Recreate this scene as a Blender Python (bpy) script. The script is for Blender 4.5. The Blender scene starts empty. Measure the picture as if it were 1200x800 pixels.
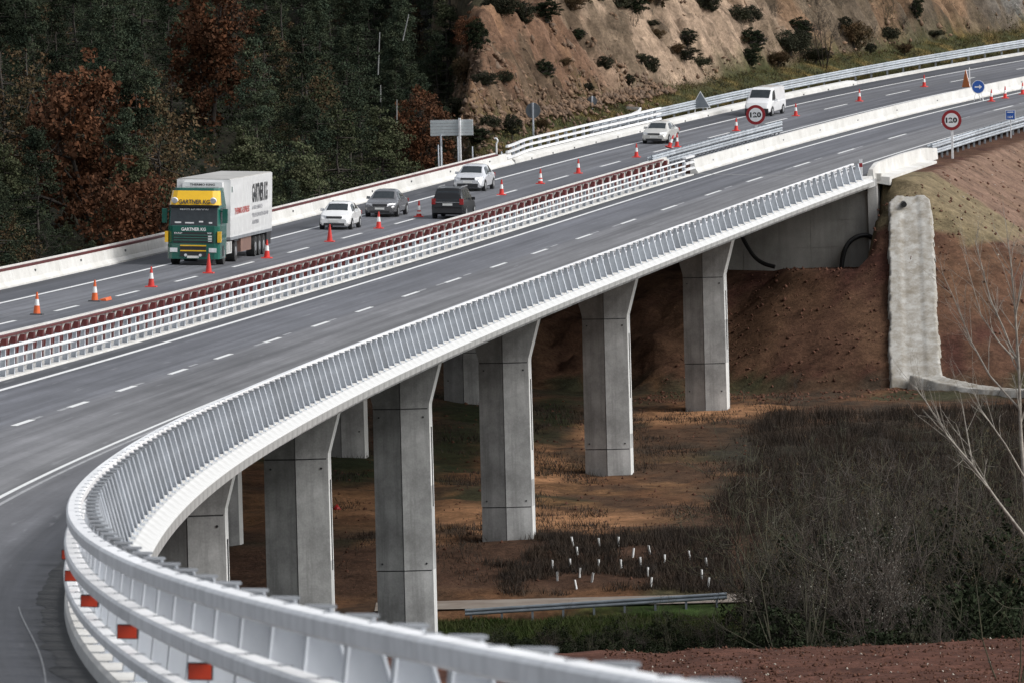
import bpy, math, random
import numpy as np
from mathutils import Matrix, Vector

random.seed(7)
rng = np.random.default_rng(7)
SC = bpy.context.scene
COL = SC.collection

# ------------------------------------------------------------------ camera
F_PX, PITCH, ROLL, CAM_H = 8911.6, 0.03253, -0.02494, 6.644      # photo is 1200 px wide
cp, sp, cr, sr = math.cos(PITCH), math.sin(PITCH), math.cos(ROLL), math.sin(ROLL)
U = Vector((1, 0, 0)); UP = Vector((0, sp, cp)); FW = Vector((0, cp, -sp))
right = U * cr + UP * sr
upc = U * -sr + UP * cr
cam = bpy.data.cameras.new('camera')
cam.sensor_width = 36.0
cam.lens = F_PX / 1200 * 36
cam.clip_start = 0.5
cam.clip_end = 12000
cam.dof.use_dof = True
cam.dof.focus_distance = 300
cam.dof.aperture_fstop = 11
camo = bpy.data.objects.new('camera', cam)
camo.matrix_world = Matrix(((right.x, upc.x, -FW.x, 0), (right.y, upc.y, -FW.y, 0), (right.z, upc.z, -FW.z, CAM_H), (0, 0, 0, 1)))
COL.objects.link(camo)
SC.camera = camo

# ------------------------------------------------------------------ sky and sun (bright overcast, light from the right)
SUN_EL, SUN_AZ = math.radians(40), math.radians(107)      # azimuth clockwise from +y
W = bpy.data.worlds.new('World'); SC.world = W; W.use_nodes = True
wn = W.node_tree; bg = wn.nodes['Background']
sky = wn.nodes.new('ShaderNodeTexSky'); sky.sky_type = 'NISHITA'; sky.sun_disc = False
sky.sun_elevation = SUN_EL; sky.sun_rotation = SUN_AZ
sky.air_density = 1.0; sky.dust_density = 2.0; sky.ozone_density = 1.0
hs = wn.nodes.new('ShaderNodeHueSaturation'); hs.inputs['Saturation'].default_value = .30        # cloud cover greys the sky
wn.links.new(sky.outputs[0], hs.inputs['Color']); wn.links.new(hs.outputs[0], bg.inputs[0]); bg.inputs[1].default_value = 0.10
sun = bpy.data.lights.new('sun', 'SUN'); sun.energy = 1.4; sun.angle = math.radians(35); sun.color = (1, .99, .975)
suno = bpy.data.objects.new('sun', sun); COL.objects.link(suno)
sd = Vector((math.sin(SUN_AZ) * math.cos(SUN_EL), math.cos(SUN_AZ) * math.cos(SUN_EL), math.sin(SUN_EL)))
suno.rotation_euler = (-sd).to_track_quat('-Z', 'Y').to_euler()
suno.location = (80, 100, 200)
SC.view_settings.view_transform = 'Standard'; SC.view_settings.look = 'None'
SC.view_settings.exposure = 0.85; SC.view_settings.gamma = 1.0
SC.view_settings.use_curve_mapping = False
SC.cycles.use_denoising = True
SC.cycles.max_bounces = 5
SC.cycles.diffuse_bounces = 3

# ------------------------------------------------------------------ road alignment: s along, o to the right, h up
KN = np.array([-140, -90, -40, 10, 60, 120, 180, 240, 300, 360, 420.])
KK = np.array([.00163, .00141, .00103, .0007, .00057, .00061, .00064, .00058, .00063, .00111, .00153])
KG = np.array([-.0460, -.0448, -.03645, -.02526, -.01819, -.00767, .00394, .01488, .02721, .03868, .04968])
RS = np.linspace(-140, 760, 3601); _ds = RS[1] - RS[0]; _i0 = int(np.argmin(abs(RS)))
def _ci(a):
    c = np.concatenate([[0], np.cumsum((a[1:] + a[:-1]) / 2 * _ds)]); return c - c[_i0]
RH = -.0267 + _ci(np.interp(RS, KN, KK)); RX = -16.5534 + _ci(np.sin(RH)); RY = 125.0823 + _ci(np.cos(RH)); RZ = _ci(np.interp(RS, KN, KG))
E_R, E_L, DZ_L = .04306, .0353, .38
def surf(o): return np.where(np.asarray(o) > -2.15, -E_R * np.asarray(o), DZ_L - E_L * np.asarray(o))
def RP(s, o, h=0.0, oref=None):
    a = np.interp(s, RS, RH)
    return np.stack(np.broadcast_arrays(np.interp(s, RS, RX) + o * np.cos(a), np.interp(s, RS, RY) - o * np.sin(a),
                                        np.interp(s, RS, RZ) + surf(o if oref is None else oref) + h), -1)
def frame(s, o, h=0.0, oref=None, face=1, tilt=True):
    """local +X along the road (face=-1: towards the camera), +Y to the left of +X, +Z up"""
    p = RP(s, o, h, oref); a = float(np.interp(s, RS, RH)); g = float(np.interp(s, KN, KG))
    x = Vector((math.sin(a), math.cos(a), g if tilt else 0)) * face; x.normalize()
    e = (E_R if (o if oref is None else oref) > -2.15 else E_L) if tilt else 0
    y = Vector((-math.cos(a), math.sin(a), e)) * face
    z = x.cross(y).normalized(); y = z.cross(x)
    return Matrix(((x.x, y.x, z.x, p[0]), (x.y, y.y, z.y, p[1]), (x.z, y.z, z.z, p[2]), (0, 0, 0, 1)))
_ss = RS[::8]; _sx = RX[::8]; _sy = RY[::8]; _sh = RH[::8]
def SO(x, y):
    x = np.asarray(x, float).ravel(); y = np.asarray(y, float).ravel(); s = np.empty_like(x); o = np.empty_like(x)
    for i in range(0, len(x), 20000):
        xx = x[i:i + 20000, None]; yy = y[i:i + 20000, None]
        k = np.argmin((xx - _sx) ** 2 + (yy - _sy) ** 2, 1)
        dx = xx[:, 0] - _sx[k]; dy = yy[:, 0] - _sy[k]; sh, ch = np.sin(_sh[k]), np.cos(_sh[k])
        s[i:i + 20000] = _ss[k] + dx * sh + dy * ch; o[i:i + 20000] = dx * ch - dy * sh
    return s, o

# ------------------------------------------------------------------ noise and terrain height
def _hash(ix, iy, seed):
    n = (ix.astype(np.int64) * 374761393 + iy.astype(np.int64) * 668265263 + seed * 974711) & 0x7fffffff
    n = ((n ^ (n >> 13)) * 1274126177) & 0x7fffffff
    return ((n ^ (n >> 16)) & 0xffff) / 65535.0
def vn(x, y, seed=0):
    ix = np.floor(x); iy = np.floor(y); fx = x - ix; fy = y - iy
    fx = fx * fx * (3 - 2 * fx); fy = fy * fy * (3 - 2 * fy)
    a = _hash(ix, iy, seed); b = _hash(ix + 1, iy, seed); c = _hash(ix, iy + 1, seed); d = _hash(ix + 1, iy + 1, seed)
    return (a + (b - a) * fx) + ((c + (d - c) * fx) - (a + (b - a) * fx)) * fy
def fbm(x, y, oct=4, seed=0):
    r = 0; a = .5
    for i in range(oct):
        r = r + a * vn(x, y, seed + i * 17); x = x * 2.03 + 11.3; y = y * 2.03 - 7.1; a *= .5
    return r
def sstep(a, b, x):
    t = np.clip((x - a) / (b - a), 0, 1); return t * t * (3 - 2 * t)
FY = np.array([-3000, -40, 0, 60, 120, 200, 229, 236, 262, 300, 335, 344, 346.7, 347.3, 352.5, 362.5, 380, 404, 443, 460, 520, 700, 3000.])
FZ = np.array([2.0, 1.5, .5, -3.4, -6.4, -9.1, -10.15, -11.5, -15.5, -17.9, -17.9, -17.5, -17.35, -16.85, -16.75, -14.7, -14.25, -13.7, -11.95, -11.6, -11.5, -11.5, -11])
S_AB = 353.0
def cut_weight(x, y, s):
    """1 on the road cutting, 0 on the wooded spur before it"""
    return sstep(-1.6, 1.4, x + .0066 * y + (fbm(x * .15, y * .15, 3, 57) - .47) * 3.5) * sstep(318, 335, s)
def ground(x, y):
    x = np.asarray(x, float); y = np.asarray(y, float); sh = np.broadcast(x, y).shape
    x, y = [np.array(a, float).ravel() for a in np.broadcast_arrays(x, y)]
    s, o = SO(x, y)
    zr = np.interp(s, RS, RZ) + surf(o)
    tilt = -.085 * np.clip(x - 5, -25, 0) * sstep(366, 400, y) * (1 - sstep(470, 520, y))
    n = fbm(x * .35, y * .35, 4, 3) - .47 - .3 * np.abs(fbm(x * .5, y * .12, 3, 13) - .47)
    zf = np.interp(y, FY, FZ) + tilt + n * .55 + (fbm(x * 1.3, y * 1.3, 2, 8) - .4) * .12
    lane = sstep(346.8, 347.2, y) * (1 - sstep(352, 353, y)); zf = zf * (1 - lane) + lane * (np.interp(y, FY, FZ))
    soilr = (fbm(x * .9, y * .9, 3, 21) - .45) * .25 * (1 - sstep(228, 240, y)); zf = zf + soilr
    zf = zf + .03 * np.clip(x - 30, 0, 400) * sstep(300, 420, y)
    # fill of the far abutment and the embankment to its right
    dcor = np.where(s < S_AB, np.hypot(12.6 - o, (S_AB - s) * 1.02), np.clip(o - 12.6, 0, None))
    zp = np.interp(np.maximum(s, S_AB), RS, RZ) - .55
    fill = zp - .15 - dcor / 1.52 + (fbm(x * .5, y * .5, 4, 31) - .45) * .8 * sstep(1.5, 5, dcor)
    front = -4.85 - np.clip(S_AB - 1.0 - s, 0, None) / 2.0 + (.42 - np.abs(fbm(x * .30, y * .16, 4, 37) - .47) * 4.5) * 1.5 * sstep(1, 6, S_AB - s)
    fill = np.where((o < 10.6) & (s < S_AB + 1.6), np.maximum(np.minimum(fill, -4.7), front), fill)
    fill = np.where((s >= S_AB + np.where(o < 10.6, 1.6, 0)) & (o < 12.6), zr - .12, fill)
    z = np.where(s > 150, np.maximum(zf, fill), zf)
    # near end: fill under the deck
    z = np.where((s < -60) & (np.abs(o) < 14), np.minimum(z, zr - 2.5), z)
    # left of the road: cut slope beyond the abutment, wooded hillside before it
    t = np.clip(-o - 13.2, 0, None)
    zl = np.interp(s, RS, RZ) + float(surf(-13.2))
    hf = np.interp(s, [340, 412, 425, 450, 480, 520], [5.6, 6.4, 9, 15, 22, 26])
    face0 = 7.0 + 1.5 * (fbm(s * .12, s * .05, 3, 41) - .45)
    u = np.clip((t - face0) / (hf * .72), 0, 1)
    rock = (np.abs(fbm(s * .7, t * .5, 4, 43) - .47) * 4.2 + (fbm(s * .25, t * .06, 3, 47) - .47) * 3.4 - np.abs(fbm(s * .9 + t * .25, t * .08, 3, 49) - .5) * 3.2) * np.sin(np.pi * np.clip(u, 0, 1)) ** .5
    zA = zl - .12 + 1.5 * sstep(2.0, face0, t) + hf * u + rock + .30 * np.clip(t - face0 - hf * .72 - 3, 0, 400) + (fbm(x * .5, y * .5, 3, 51) - .45) * .35 * sstep(1, 5, t)
    zB = np.interp(s, [0, 165, 330], [-7, -5, -2.2]) + .32 * np.clip(t - 4, 0, 170) + (fbm(x * .08, y * .08, 3, 53) - .45) * 5
    w = cut_weight(x, y, s)
    hill = zB + (zA - zB) * w
    wl = sstep(13.0, 13.4, -o); wlB = sstep(13.0, 19, -o)
    ww = np.where(s > 347, wl, wlB)
    z = np.where(o < -13, z + (hill - z) * ww, z)
    z = np.where((s >= S_AB) & (o <= -13) & (o > -13.4), np.minimum(z, zl - .1), z)
    # the wide world: hills well away
    far = np.hypot(x, y - 350)
    z = z + 60 * sstep(500, 1800, far) * (fbm(x * .002, y * .002, 3, 61) - .1)
    return z.reshape(sh)
def ray(px, py):
    u0, v0 = px - 600, py - 400
    u = (u0 * cr + v0 * sr) / F_PX; v = (-u0 * sr + v0 * cr) / F_PX
    return np.array([u, cp - v * sp, -sp - v * cp])
def at_depth(px, py, Y):
    r = ray(px, py); t = Y / r[1]; return np.array([r[0] * t, Y, CAM_H + r[2] * t])
def hit(px, py, y0=140., y1=700.):
    """the spot of ground in a given direction"""
    r = ray(px, py); Y = np.arange(y0, y1, .25); t = Y / r[1]
    g = ground(r[0] * t, Y); z = CAM_H + r[2] * t; i = int(np.argmax(z <= g))
    return np.array([r[0] * t[i], Y[i], g[i]])

# ------------------------------------------------------------------ materials
def new_mat(name):
    m = bpy.data.materials.new(name); m.use_nodes = True; nt = m.node_tree; return m, nt, nt.nodes['Principled BSDF']
def N(nt, t, **k):
    n = nt.nodes.new(t)
    for a, b in k.items(): setattr(n, a, b)
    return n
def mixc(nt, fac, a, b, mode='MIX'):
    m = N(nt, 'ShaderNodeMix', data_type='RGBA', blend_type=mode)
    for sock, v in ((m.inputs[0], fac), (m.inputs[6], a), (m.inputs[7], b)):
        if hasattr(v, 'is_linked'): nt.links.new(v, sock)
        elif isinstance(v, (int, float)): sock.default_value = v
        else: sock.default_value = (*v[:3], 1)
    return m.outputs[2]
def noise(nt, scale, detail=4, vec=None, rough=.55, stretch=None):
    n = N(nt, 'ShaderNodeTexNoise'); n.inputs['Scale'].default_value = scale; n.inputs['Detail'].default_value = detail; n.inputs['Roughness'].default_value = rough
    if vec is None:
        vec = N(nt, 'ShaderNodeTexCoord').outputs['Object']
    if stretch:
        mp = N(nt, 'ShaderNodeMapping'); mp.inputs['Scale'].default_value = stretch; nt.links.new(vec, mp.inputs[0]); vec = mp.outputs[0]
    nt.links.new(vec, n.inputs['Vector']); return n.outputs['Fac']
def ramp(nt, fac, stops):
    r = N(nt, 'ShaderNodeValToRGB'); cr_ = r.color_ramp
    while len(cr_.elements) < len(stops): cr_.elements.new(.5)
    for e, (p, c) in zip(cr_.elements, stops): e.position = p; e.color = (*((c, c, c) if isinstance(c, (int, float)) else c), 1)
    nt.links.new(fac, r.inputs[0]); return r.outputs[0]
def bump(nt, bs, h, strength=.3, dist=.02):
    b = N(nt, 'ShaderNodeBump'); b.inputs['Strength'].default_value = strength; b.inputs['Distance'].default_value = dist
    nt.links.new(h, b.inputs['Height']); nt.links.new(b.outputs[0], bs.inputs['Normal'])
def mat(name, c, c2=None, scale=3., rough=.6, metal=0., vary=.0, bmp=0., stretch=None, lo=.35, hi=.65, coat=0., spec=.5):
    m, nt, bs = new_mat(name)
    bs.inputs['Roughness'].default_value = rough; bs.inputs['Metallic'].default_value = metal
    bs.inputs['Coat Weight'].default_value = coat; bs.inputs['Specular IOR Level'].default_value = spec
    c2 = c2 or tuple(x * .8 for x in c)
    f = noise(nt, scale, 5, stretch=stretch); col = mixc(nt, ramp(nt, f, [(lo, 0), (hi, 1)]), c, c2)
    if vary:
        oi = N(nt, 'ShaderNodeObjectInfo')
        r = N(nt, 'ShaderNodeMapRange'); nt.links.new(oi.outputs['Random'], r.inputs[0]); r.inputs[3].default_value = 1 - vary; r.inputs[4].default_value = 1 + vary
        v = N(nt, 'ShaderNodeCombineColor'); [nt.links.new(r.outputs[0], v.inputs[i]) for i in range(3)]
        col = mixc(nt, 1.0, col, v.outputs[0], 'MULTIPLY')
    nt.links.new(col, bs.inputs['Base Color'])
    if bmp: bump(nt, bs, noise(nt, scale * 6, 4), .5, bmp)
    return m
def concrete(name, c, dark, streak=.5, scale=.6, jmark=0.0):
    m, nt, bs = new_mat(name); bs.inputs['Roughness'].default_value = .85; bs.inputs['Specular IOR Level'].default_value = .25
    a = noise(nt, scale, 6, rough=.65); col = mixc(nt, ramp(nt, a, [(.32, 0), (.72, 1)]), c, dark)
    st = noise(nt, 1.6, 5, stretch=(1, 1, .06), rough=.7); col = mixc(nt, mathn(nt, 'MULTIPLY', ramp(nt, st, [(.48, 0), (.7, 1)]), streak), col, dark)
    fine = noise(nt, 14, 4); col = mixc(nt, .22, col, ramp(nt, fine, [(.3, .25), (.7, 1.)]), 'MULTIPLY')
    nt.links.new(col, bs.inputs['Base Color']); bump(nt, bs, fine, .35, .01); return m
def mathn(nt, op, a, b=None):
    n = N(nt, 'ShaderNodeMath', operation=op)
    for i, v in enumerate((a, b)):
        if v is None: continue
        if hasattr(v, 'is_linked'): nt.links.new(v, n.inputs[i])
        else: n.inputs[i].default_value = v
    return n.outputs[0]
def leafmat(name, c, c2, sat=.25):
    m, nt, bs = new_mat(name); bs.inputs['Roughness'].default_value = 1.; bs.inputs['Specular IOR Level'].default_value = .03
    f = noise(nt, .9, 3); col = mixc(nt, ramp(nt, f, [(.35, 0), (.65, 1)]), c, c2)
    g = N(nt, 'ShaderNodeNewGeometry')
    r = N(nt, 'ShaderNodeMapRange'); nt.links.new(g.outputs['Random Per Island'], r.inputs[0]); r.inputs[3].default_value = .72; r.inputs[4].default_value = 1.3
    v = N(nt, 'ShaderNodeCombineColor'); [nt.links.new(r.outputs[0], v.inputs[i]) for i in range(3)]
    col = mixc(nt, 1., col, v.outputs[0], 'MULTIPLY')
    oi = N(nt, 'ShaderNodeObjectInfo')
    r2 = N(nt, 'ShaderNodeMapRange'); nt.links.new(oi.outputs['Random'], r2.inputs[0]); r2.inputs[3].default_value = 1 - sat; r2.inputs[4].default_value = 1 + sat
    v2 = N(nt, 'ShaderNodeCombineColor'); [nt.links.new(r2.outputs[0], v2.inputs[i]) for i in range(3)]
    col = mixc(nt, 1., col, v2.outputs[0], 'MULTIPLY')
    nt.links.new(col, bs.inputs['Base Color'])
    return m
def asphalt(name, bands):
    """UV: u = s / 100, v = (o + 20) / 40; bands: colour of the pavement strips across the road"""
    m, nt, bs = new_mat(name); bs.inputs['Specular IOR Level'].default_value = .35
    uv = N(nt, 'ShaderNodeUVMap'); uv.uv_map = 'UVMap'; sep = N(nt, 'ShaderNodeSeparateXYZ'); nt.links.new(uv.outputs[0], sep.inputs[0])
    wob = noise(nt, 6, 3, uv.outputs[0], stretch=(8, 1, 1)); v = mathn(nt, 'ADD', sep.outputs[1], mathn(nt, 'MULTIPLY', mathn(nt, 'SUBTRACT', wob, .5), .012))
    col = ramp(nt, v, [((o + 20) / 40, c) for o, c in bands])
    lng = noise(nt, 1., 6, uv.outputs[0], stretch=(1.2, 70, 1), rough=.6); col = mixc(nt, .95, col, ramp(nt, lng, [(.3, .55), (.7, 1.38)]), 'MULTIPLY')
    blot = noise(nt, 1., 6, uv.outputs[0], stretch=(9, 22, 1), rough=.65); col = mixc(nt, .8, col, ramp(nt, blot, [(.3, .72), (.72, 1.25)]), 'MULTIPLY')
    scuff = noise(nt, 1., 3, uv.outputs[0], stretch=(14, 150, 1), rough=.5); col = mixc(nt, ramp(nt, scuff, [(.64, 0), (.76, .5)]), col, (.30, .30, .31))
    fine = noise(nt, 1., 2, uv.outputs[0], stretch=(500, 200, 1)); col = mixc(nt, .5, col, ramp(nt, fine, [(.3, .7), (.7, 1.2)]), 'MULTIPLY')
    nt.links.new(col, bs.inputs['Base Color'])
    rr = N(nt, 'ShaderNodeMapRange'); nt.links.new(blot, rr.inputs[0]); rr.inputs[3].default_value = .62; rr.inputs[4].default_value = .9; nt.links.new(rr.outputs[0], bs.inputs['Roughness'])
    return m

M = {}
M['asph_r'] = asphalt('asphalt_near_carriageway', [(-1.2, (0.068, 0.071, 0.078)), (-.3, (0.075, 0.078, 0.087)), (.4, (0.117, 0.120, 0.135)), (3.2, (0.128, 0.131, 0.144)), (3.7, (0.150, 0.150, 0.158)), (6.9, (0.168, 0.167, 0.171)), (7.5, (0.128, 0.128, 0.135)), (9.2, (0.108, 0.109, 0.117)), (9.5, (0.045, 0.045, 0.048))])
M['asph_l'] = asphalt('asphalt_far_carriageway', [(-13.2, (0.060, 0.063, 0.072)), (-10.9, (0.068, 0.071, 0.081)), (-10.3, (0.128, 0.131, 0.144)), (-7.2, (0.135, 0.138, 0.150)), (-6.6, (0.112, 0.115, 0.129)), (-3.4, (0.105, 0.108, 0.120)), (-2.8, (0.075, 0.075, 0.083))])
M['paint'] = mat('road_paint', (.80, .80, .78), (.62, .62, .61), scale=6, rough=.6, stretch=(1, 1, 1))
M['paint_old'] = mat('worn_road_paint', (.42, .42, .42), (.2, .2, .21), scale=5, rough=.7)
M['galv'] = mat('galvanised_steel', (.56, .59, .63), (.42, .45, .49), scale=1.8, rough=.5, metal=.15, vary=.12)
M['galv_white'] = mat('pale_galvanised_rail', (.84, .84, .84), (.60, .60, .60), scale=3.2, rough=.45, metal=.0, vary=.10, lo=.42, hi=.78)
M['galv_mid'] = mat('weathered_guardrail_steel', (.46, .49, .52), (.33, .36, .39), scale=1.4, rough=.5, metal=.15, vary=.15)
M['galv_dark'] = mat('dull_zinc_plate', (.32, .34, .36), (.24, .25, .27), scale=2, rough=.5, metal=.4, vary=.12)
M['dark_steel'] = mat('dark_steel', (.05, .05, .055), (.03, .03, .03), rough=.5)
M['red_steel'] = mat('dark_red_painted_steel', (.115, .012, .012), (.075, .012, .012), scale=1.5, rough=.5, vary=.2)
M['conc'] = concrete('pier_concrete', (.56, .56, .55), (.19, .19, .185), .75, .42)
M['conc_lit'] = concrete('lit_side_concrete', (.72, .72, .70), (.55, .55, .53), .3, .5)  # paler copy of the pier concrete, brightness of the lit side painted in
M['conc_dk'] = concrete('abutment_concrete', (.58, .57, .53), (.30, .29, .265), .6, .3)
M['conc_white'] = concrete('pale_parapet_concrete', (.74, .73, .70), (.55, .535, .50), .35, .5)
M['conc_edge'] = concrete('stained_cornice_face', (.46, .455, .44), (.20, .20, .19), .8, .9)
M['cornice'] = concrete('white_cornice_concrete', (.74, .74, .735), (.50, .50, .48), .55, .8)
M['shot'] = concrete('rough_sprayed_concrete', (.50, .49, .46), (.24, .21, .165), .8, 1.3)
M['black'] = mat('black_rubber', (.012, .012, .013), (.02, .02, .02), rough=.7)
M['hose'] = mat('black_plastic_pipe', (.008, .008, .008), (.014, .014, .014), rough=.5)
M['trunk'] = mat('bark', (.05, .04, .032), (.03, .025, .02), scale=6, rough=.9)
M['bark_pale'] = mat('pale_bark', (.36, .33, .28), (.20, .18, .155), scale=9, rough=.85)
M['twig'] = mat('brown_twigs', (.066, .050, .038), (.036, .029, .024), scale=3, rough=.9, vary=.25)
M['twig_gr'] = mat('olive_twigs', (.066, .060, .033), (.038, .036, .023), scale=3, rough=.9, vary=.25)
M['pine'] = leafmat('pine_needles', (.028, .040, .027), (.046, .054, .032), .5)
M['pine2'] = leafmat('olive_conifer_foliage', (.055, .068, .036), (.072, .074, .042))
M['oak'] = leafmat('rust_oak_leaves', (.115, .050, .026), (.080, .042, .026), .15)
M['oak2'] = leafmat('faded_brown_leaves', (.095, .060, .034), (.06, .05, .028), .2)
M['ever'] = leafmat('dark_evergreen_leaves', (.018, .024, .014), (.028, .034, .018))
M['shrub'] = leafmat('dark_shrub_leaves', (.030, .032, .022), (.045, .046, .028))
M['grass'] = leafmat('rough_grass', (.068, .074, .028), (.115, .092, .042))
M['grass_green'] = leafmat('fresh_grass', (.026, .042, .012), (.045, .05, .02))
M['drygrass'] = leafmat('dry_weeds', (.060, .045, .034), (.040, .034, .030))
M['stone'] = leafmat('broken_rock', (.20, .13, .085), (.13, .095, .072), .1)
M['clod'] = leafmat('soil_clods', (.12, .060, .042), (.085, .045, .032), .1)
M['bud'] = leafmat('pale_buds', (.17, .16, .135), (.12, .115, .10), .1)
M['pebble'] = leafmat('pale_pebbles', (.42, .38, .32), (.3, .26, .22), .1)

# ground: vertex colour holds the soil's own colour, noise breaks it up
m, nt, bs = new_mat('earth'); bs.inputs['Roughness'].default_value = .95; bs.inputs['Specular IOR Level'].default_value = .1
at = N(nt, 'ShaderNodeVertexColor'); at.layer_name = 'Col'
n1 = noise(nt, .9, 8, rough=.7); n2 = noise(nt, 5, 5, rough=.7)
c = mixc(nt, 1., at.outputs[0], ramp(nt, n1, [(.28, .35), (.72, 1.30)]), 'MULTIPLY')
c = mixc(nt, .85, c, ramp(nt, n2, [(.28, .55), (.72, 1.45)]), 'MULTIPLY')
nt.links.new(c, bs.inputs['Base Color']); bump(nt, bs, n2, .6, .12)
M['earth'] = m

# ------------------------------------------------------------------ mesh helpers
class MB:
    def __init__(self): self.v = []; self.f = []; self.m = []
    def add(self, v, f, mi=0):
        b = len(self.v); self.v += [tuple(map(float, p)) for p in v]; self.f += [tuple(i + b for i in q) for q in f]; self.m += [mi] * len(f); return self
    def box(self, x0, x1, y0, y1, z0, z1, mi=0):
        return self.add([(x0, y0, z0), (x1, y0, z0), (x1, y1, z0), (x0, y1, z0), (x0, y0, z1), (x1, y0, z1), (x1, y1, z1), (x0, y1, z1)],
                        [(3, 2, 1, 0), (4, 5, 6, 7), (0, 1, 5, 4), (1, 2, 6, 5), (2, 3, 7, 6), (3, 0, 4, 7)], mi)
    def hexa(self, p, mi=0):        # 8 points: bottom ring then top ring
        return self.add(p, [(3, 2, 1, 0), (4, 5, 6, 7), (0, 1, 5, 4), (1, 2, 6, 5), (2, 3, 7, 6), (3, 0, 4, 7)], mi)
    def rings(self, R, closed=True, caps=True, mi=0):
        n = len(R[0]); v = [p for r in R for p in r]; f = []
        for i in range(len(R) - 1):
            for j in range(n if closed else n - 1):
                a, b = i * n + j, i * n + (j + 1) % n; f.append((a, b, b + n, a + n))
        if caps and closed: f.append(tuple(range(n - 1, -1, -1))); f.append(tuple(range((len(R) - 1) * n, len(R) * n)))
        return self.add(v, f, mi)
    def cyl(self, p0, p1, r0, r1=None, n=8, mi=0, caps=True):
        r1 = r0 if r1 is None else r1
        p0 = Vector(p0); p1 = Vector(p1); d = (p1 - p0); L = d.length
        if L < 1e-6: return self
        d /= L; a = d.cross(Vector((0, 0, 1)) if abs(d.z) < .9 else Vector((1, 0, 0))).normalized(); b = d.cross(a)
        R = [[tuple(c + a * (math.cos(2 * math.pi * k / n) * r) + b * (math.sin(2 * math.pi * k / n) * r)) for k in range(n)] for c, r in ((p0, r0), (p1, r1))]
        return self.rings(R, True, caps, mi)
    def tube(self, pts, r, n=6, mi=0):
        for a, b in zip(pts[:-1], pts[1:]): self.cyl(a, b, r, r, n, mi)
        return self
    def sweep(self, prof, ss, oref, closed=True, mi=0, caps=True):
        R = [[tuple(RP(s, o, h, oref)) for o, h in prof] for s in ss]
        return self.rings(R, closed, caps, mi)
    def mesh(self, name, mats, smooth=False):
        me = bpy.data.meshes.new(name); me.from_pydata(self.v, [], self.f)
        for a in (mats if isinstance(mats, (list, tuple)) else [mats]): me.materials.append(a)
        if len(set(self.m)) > 1: me.polygons.foreach_set('material_index', self.m)
        if smooth: me.polygons.foreach_set('use_smooth', [True] * len(self.f))
        me.update(); return me
    def build(self, name, mats, parent=None, mw=None, smooth=False):
        return link(name, self.mesh(name, mats, smooth), parent, mw)
def link(name, me, parent=None, mw=None):
    o = bpy.data.objects.new(name, me); COL.objects.link(o)
    if parent is not None: o.parent = parent
    if mw is not None: o.matrix_basis = mw
    return o
def tag(o, label=None, cat=None, group=None, kind=None):
    if label: o['label'] = label
    if cat: o['category'] = cat
    if group: o['group'] = group
    if kind: o['kind'] = kind
    return o
def thing(name, label, cat, mw=None, group=None):
    return tag(link(name, None, None, mw), label, cat, group)
def copy_tree(o, parent=None, mw=None):
    c = o.copy(); COL.objects.link(c)
    if parent is not None: c.parent = parent
    if mw is not None: c.matrix_basis = mw
    for ch in o.children: copy_tree(ch, c)
    return c
def TR(x, y, z, rz=0, sc=1, sz=None): return Matrix.Translation((x, y, z)) @ Matrix.Rotation(rz, 4, 'Z') @ Matrix.Diagonal((sc, sc, sz or sc, 1))
def np_mesh(name, v, quads, mats, mi=None, smooth=False):
    """fast mesh from arrays; quads (n,4) or tris (n,3)"""
    me = bpy.data.meshes.new(name); k = quads.shape[1]
    me.vertices.add(len(v)); me.vertices.foreach_set('co', np.asarray(v, np.float32).ravel())
    me.loops.add(quads.size); me.loops.foreach_set('vertex_index', quads.astype(np.int32).ravel())
    me.polygons.add(len(quads)); me.polygons.foreach_set('loop_start', np.arange(0, quads.size, k, dtype=np.int32))
    for a in (mats if isinstance(mats, (list, tuple)) else [mats]): me.materials.append(a)
    if mi is not None: me.polygons.foreach_set('material_index', np.asarray(mi, np.int32))
    if smooth: me.polygons.foreach_set('use_smooth', np.ones(len(quads), bool))
    me.update(calc_edges=True); return me
def text_mesh(txt, size, width=None, height=None, bold=.02):
    cu = bpy.data.curves.new('lettering', 'FONT'); cu.body = txt; cu.size = size; cu.resolution_u = 2; cu.offset = bold
    ob = bpy.data.objects.new('lettering', cu); COL.objects.link(ob)
    dg = bpy.context.evaluated_depsgraph_get(); me = bpy.data.meshes.new_from_object(ob.evaluated_get(dg))
    bpy.data.objects.remove(ob); bpy.data.curves.remove(cu)
    n = len(me.vertices); co = np.empty(n * 3, np.float32); me.vertices.foreach_get('co', co); co = co.reshape(-1, 3)
    mn, mx = co.min(0), co.max(0); co -= (mn + mx) / 2
    if width: co[:, 0] *= width / (mx[0] - mn[0])
    if height: co[:, 1] *= height / (mx[1] - mn[1])
    me.vertices.foreach_set('co', co.ravel()); me.update(); return me
def put_text(txt, material, mw, parent, width, height, name='lettering', bold=.02):
    me = text_mesh(txt, 1, width, height, bold); me.materials.clear(); me.materials.append(material)
    return link(name, me, parent, mw)

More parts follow.
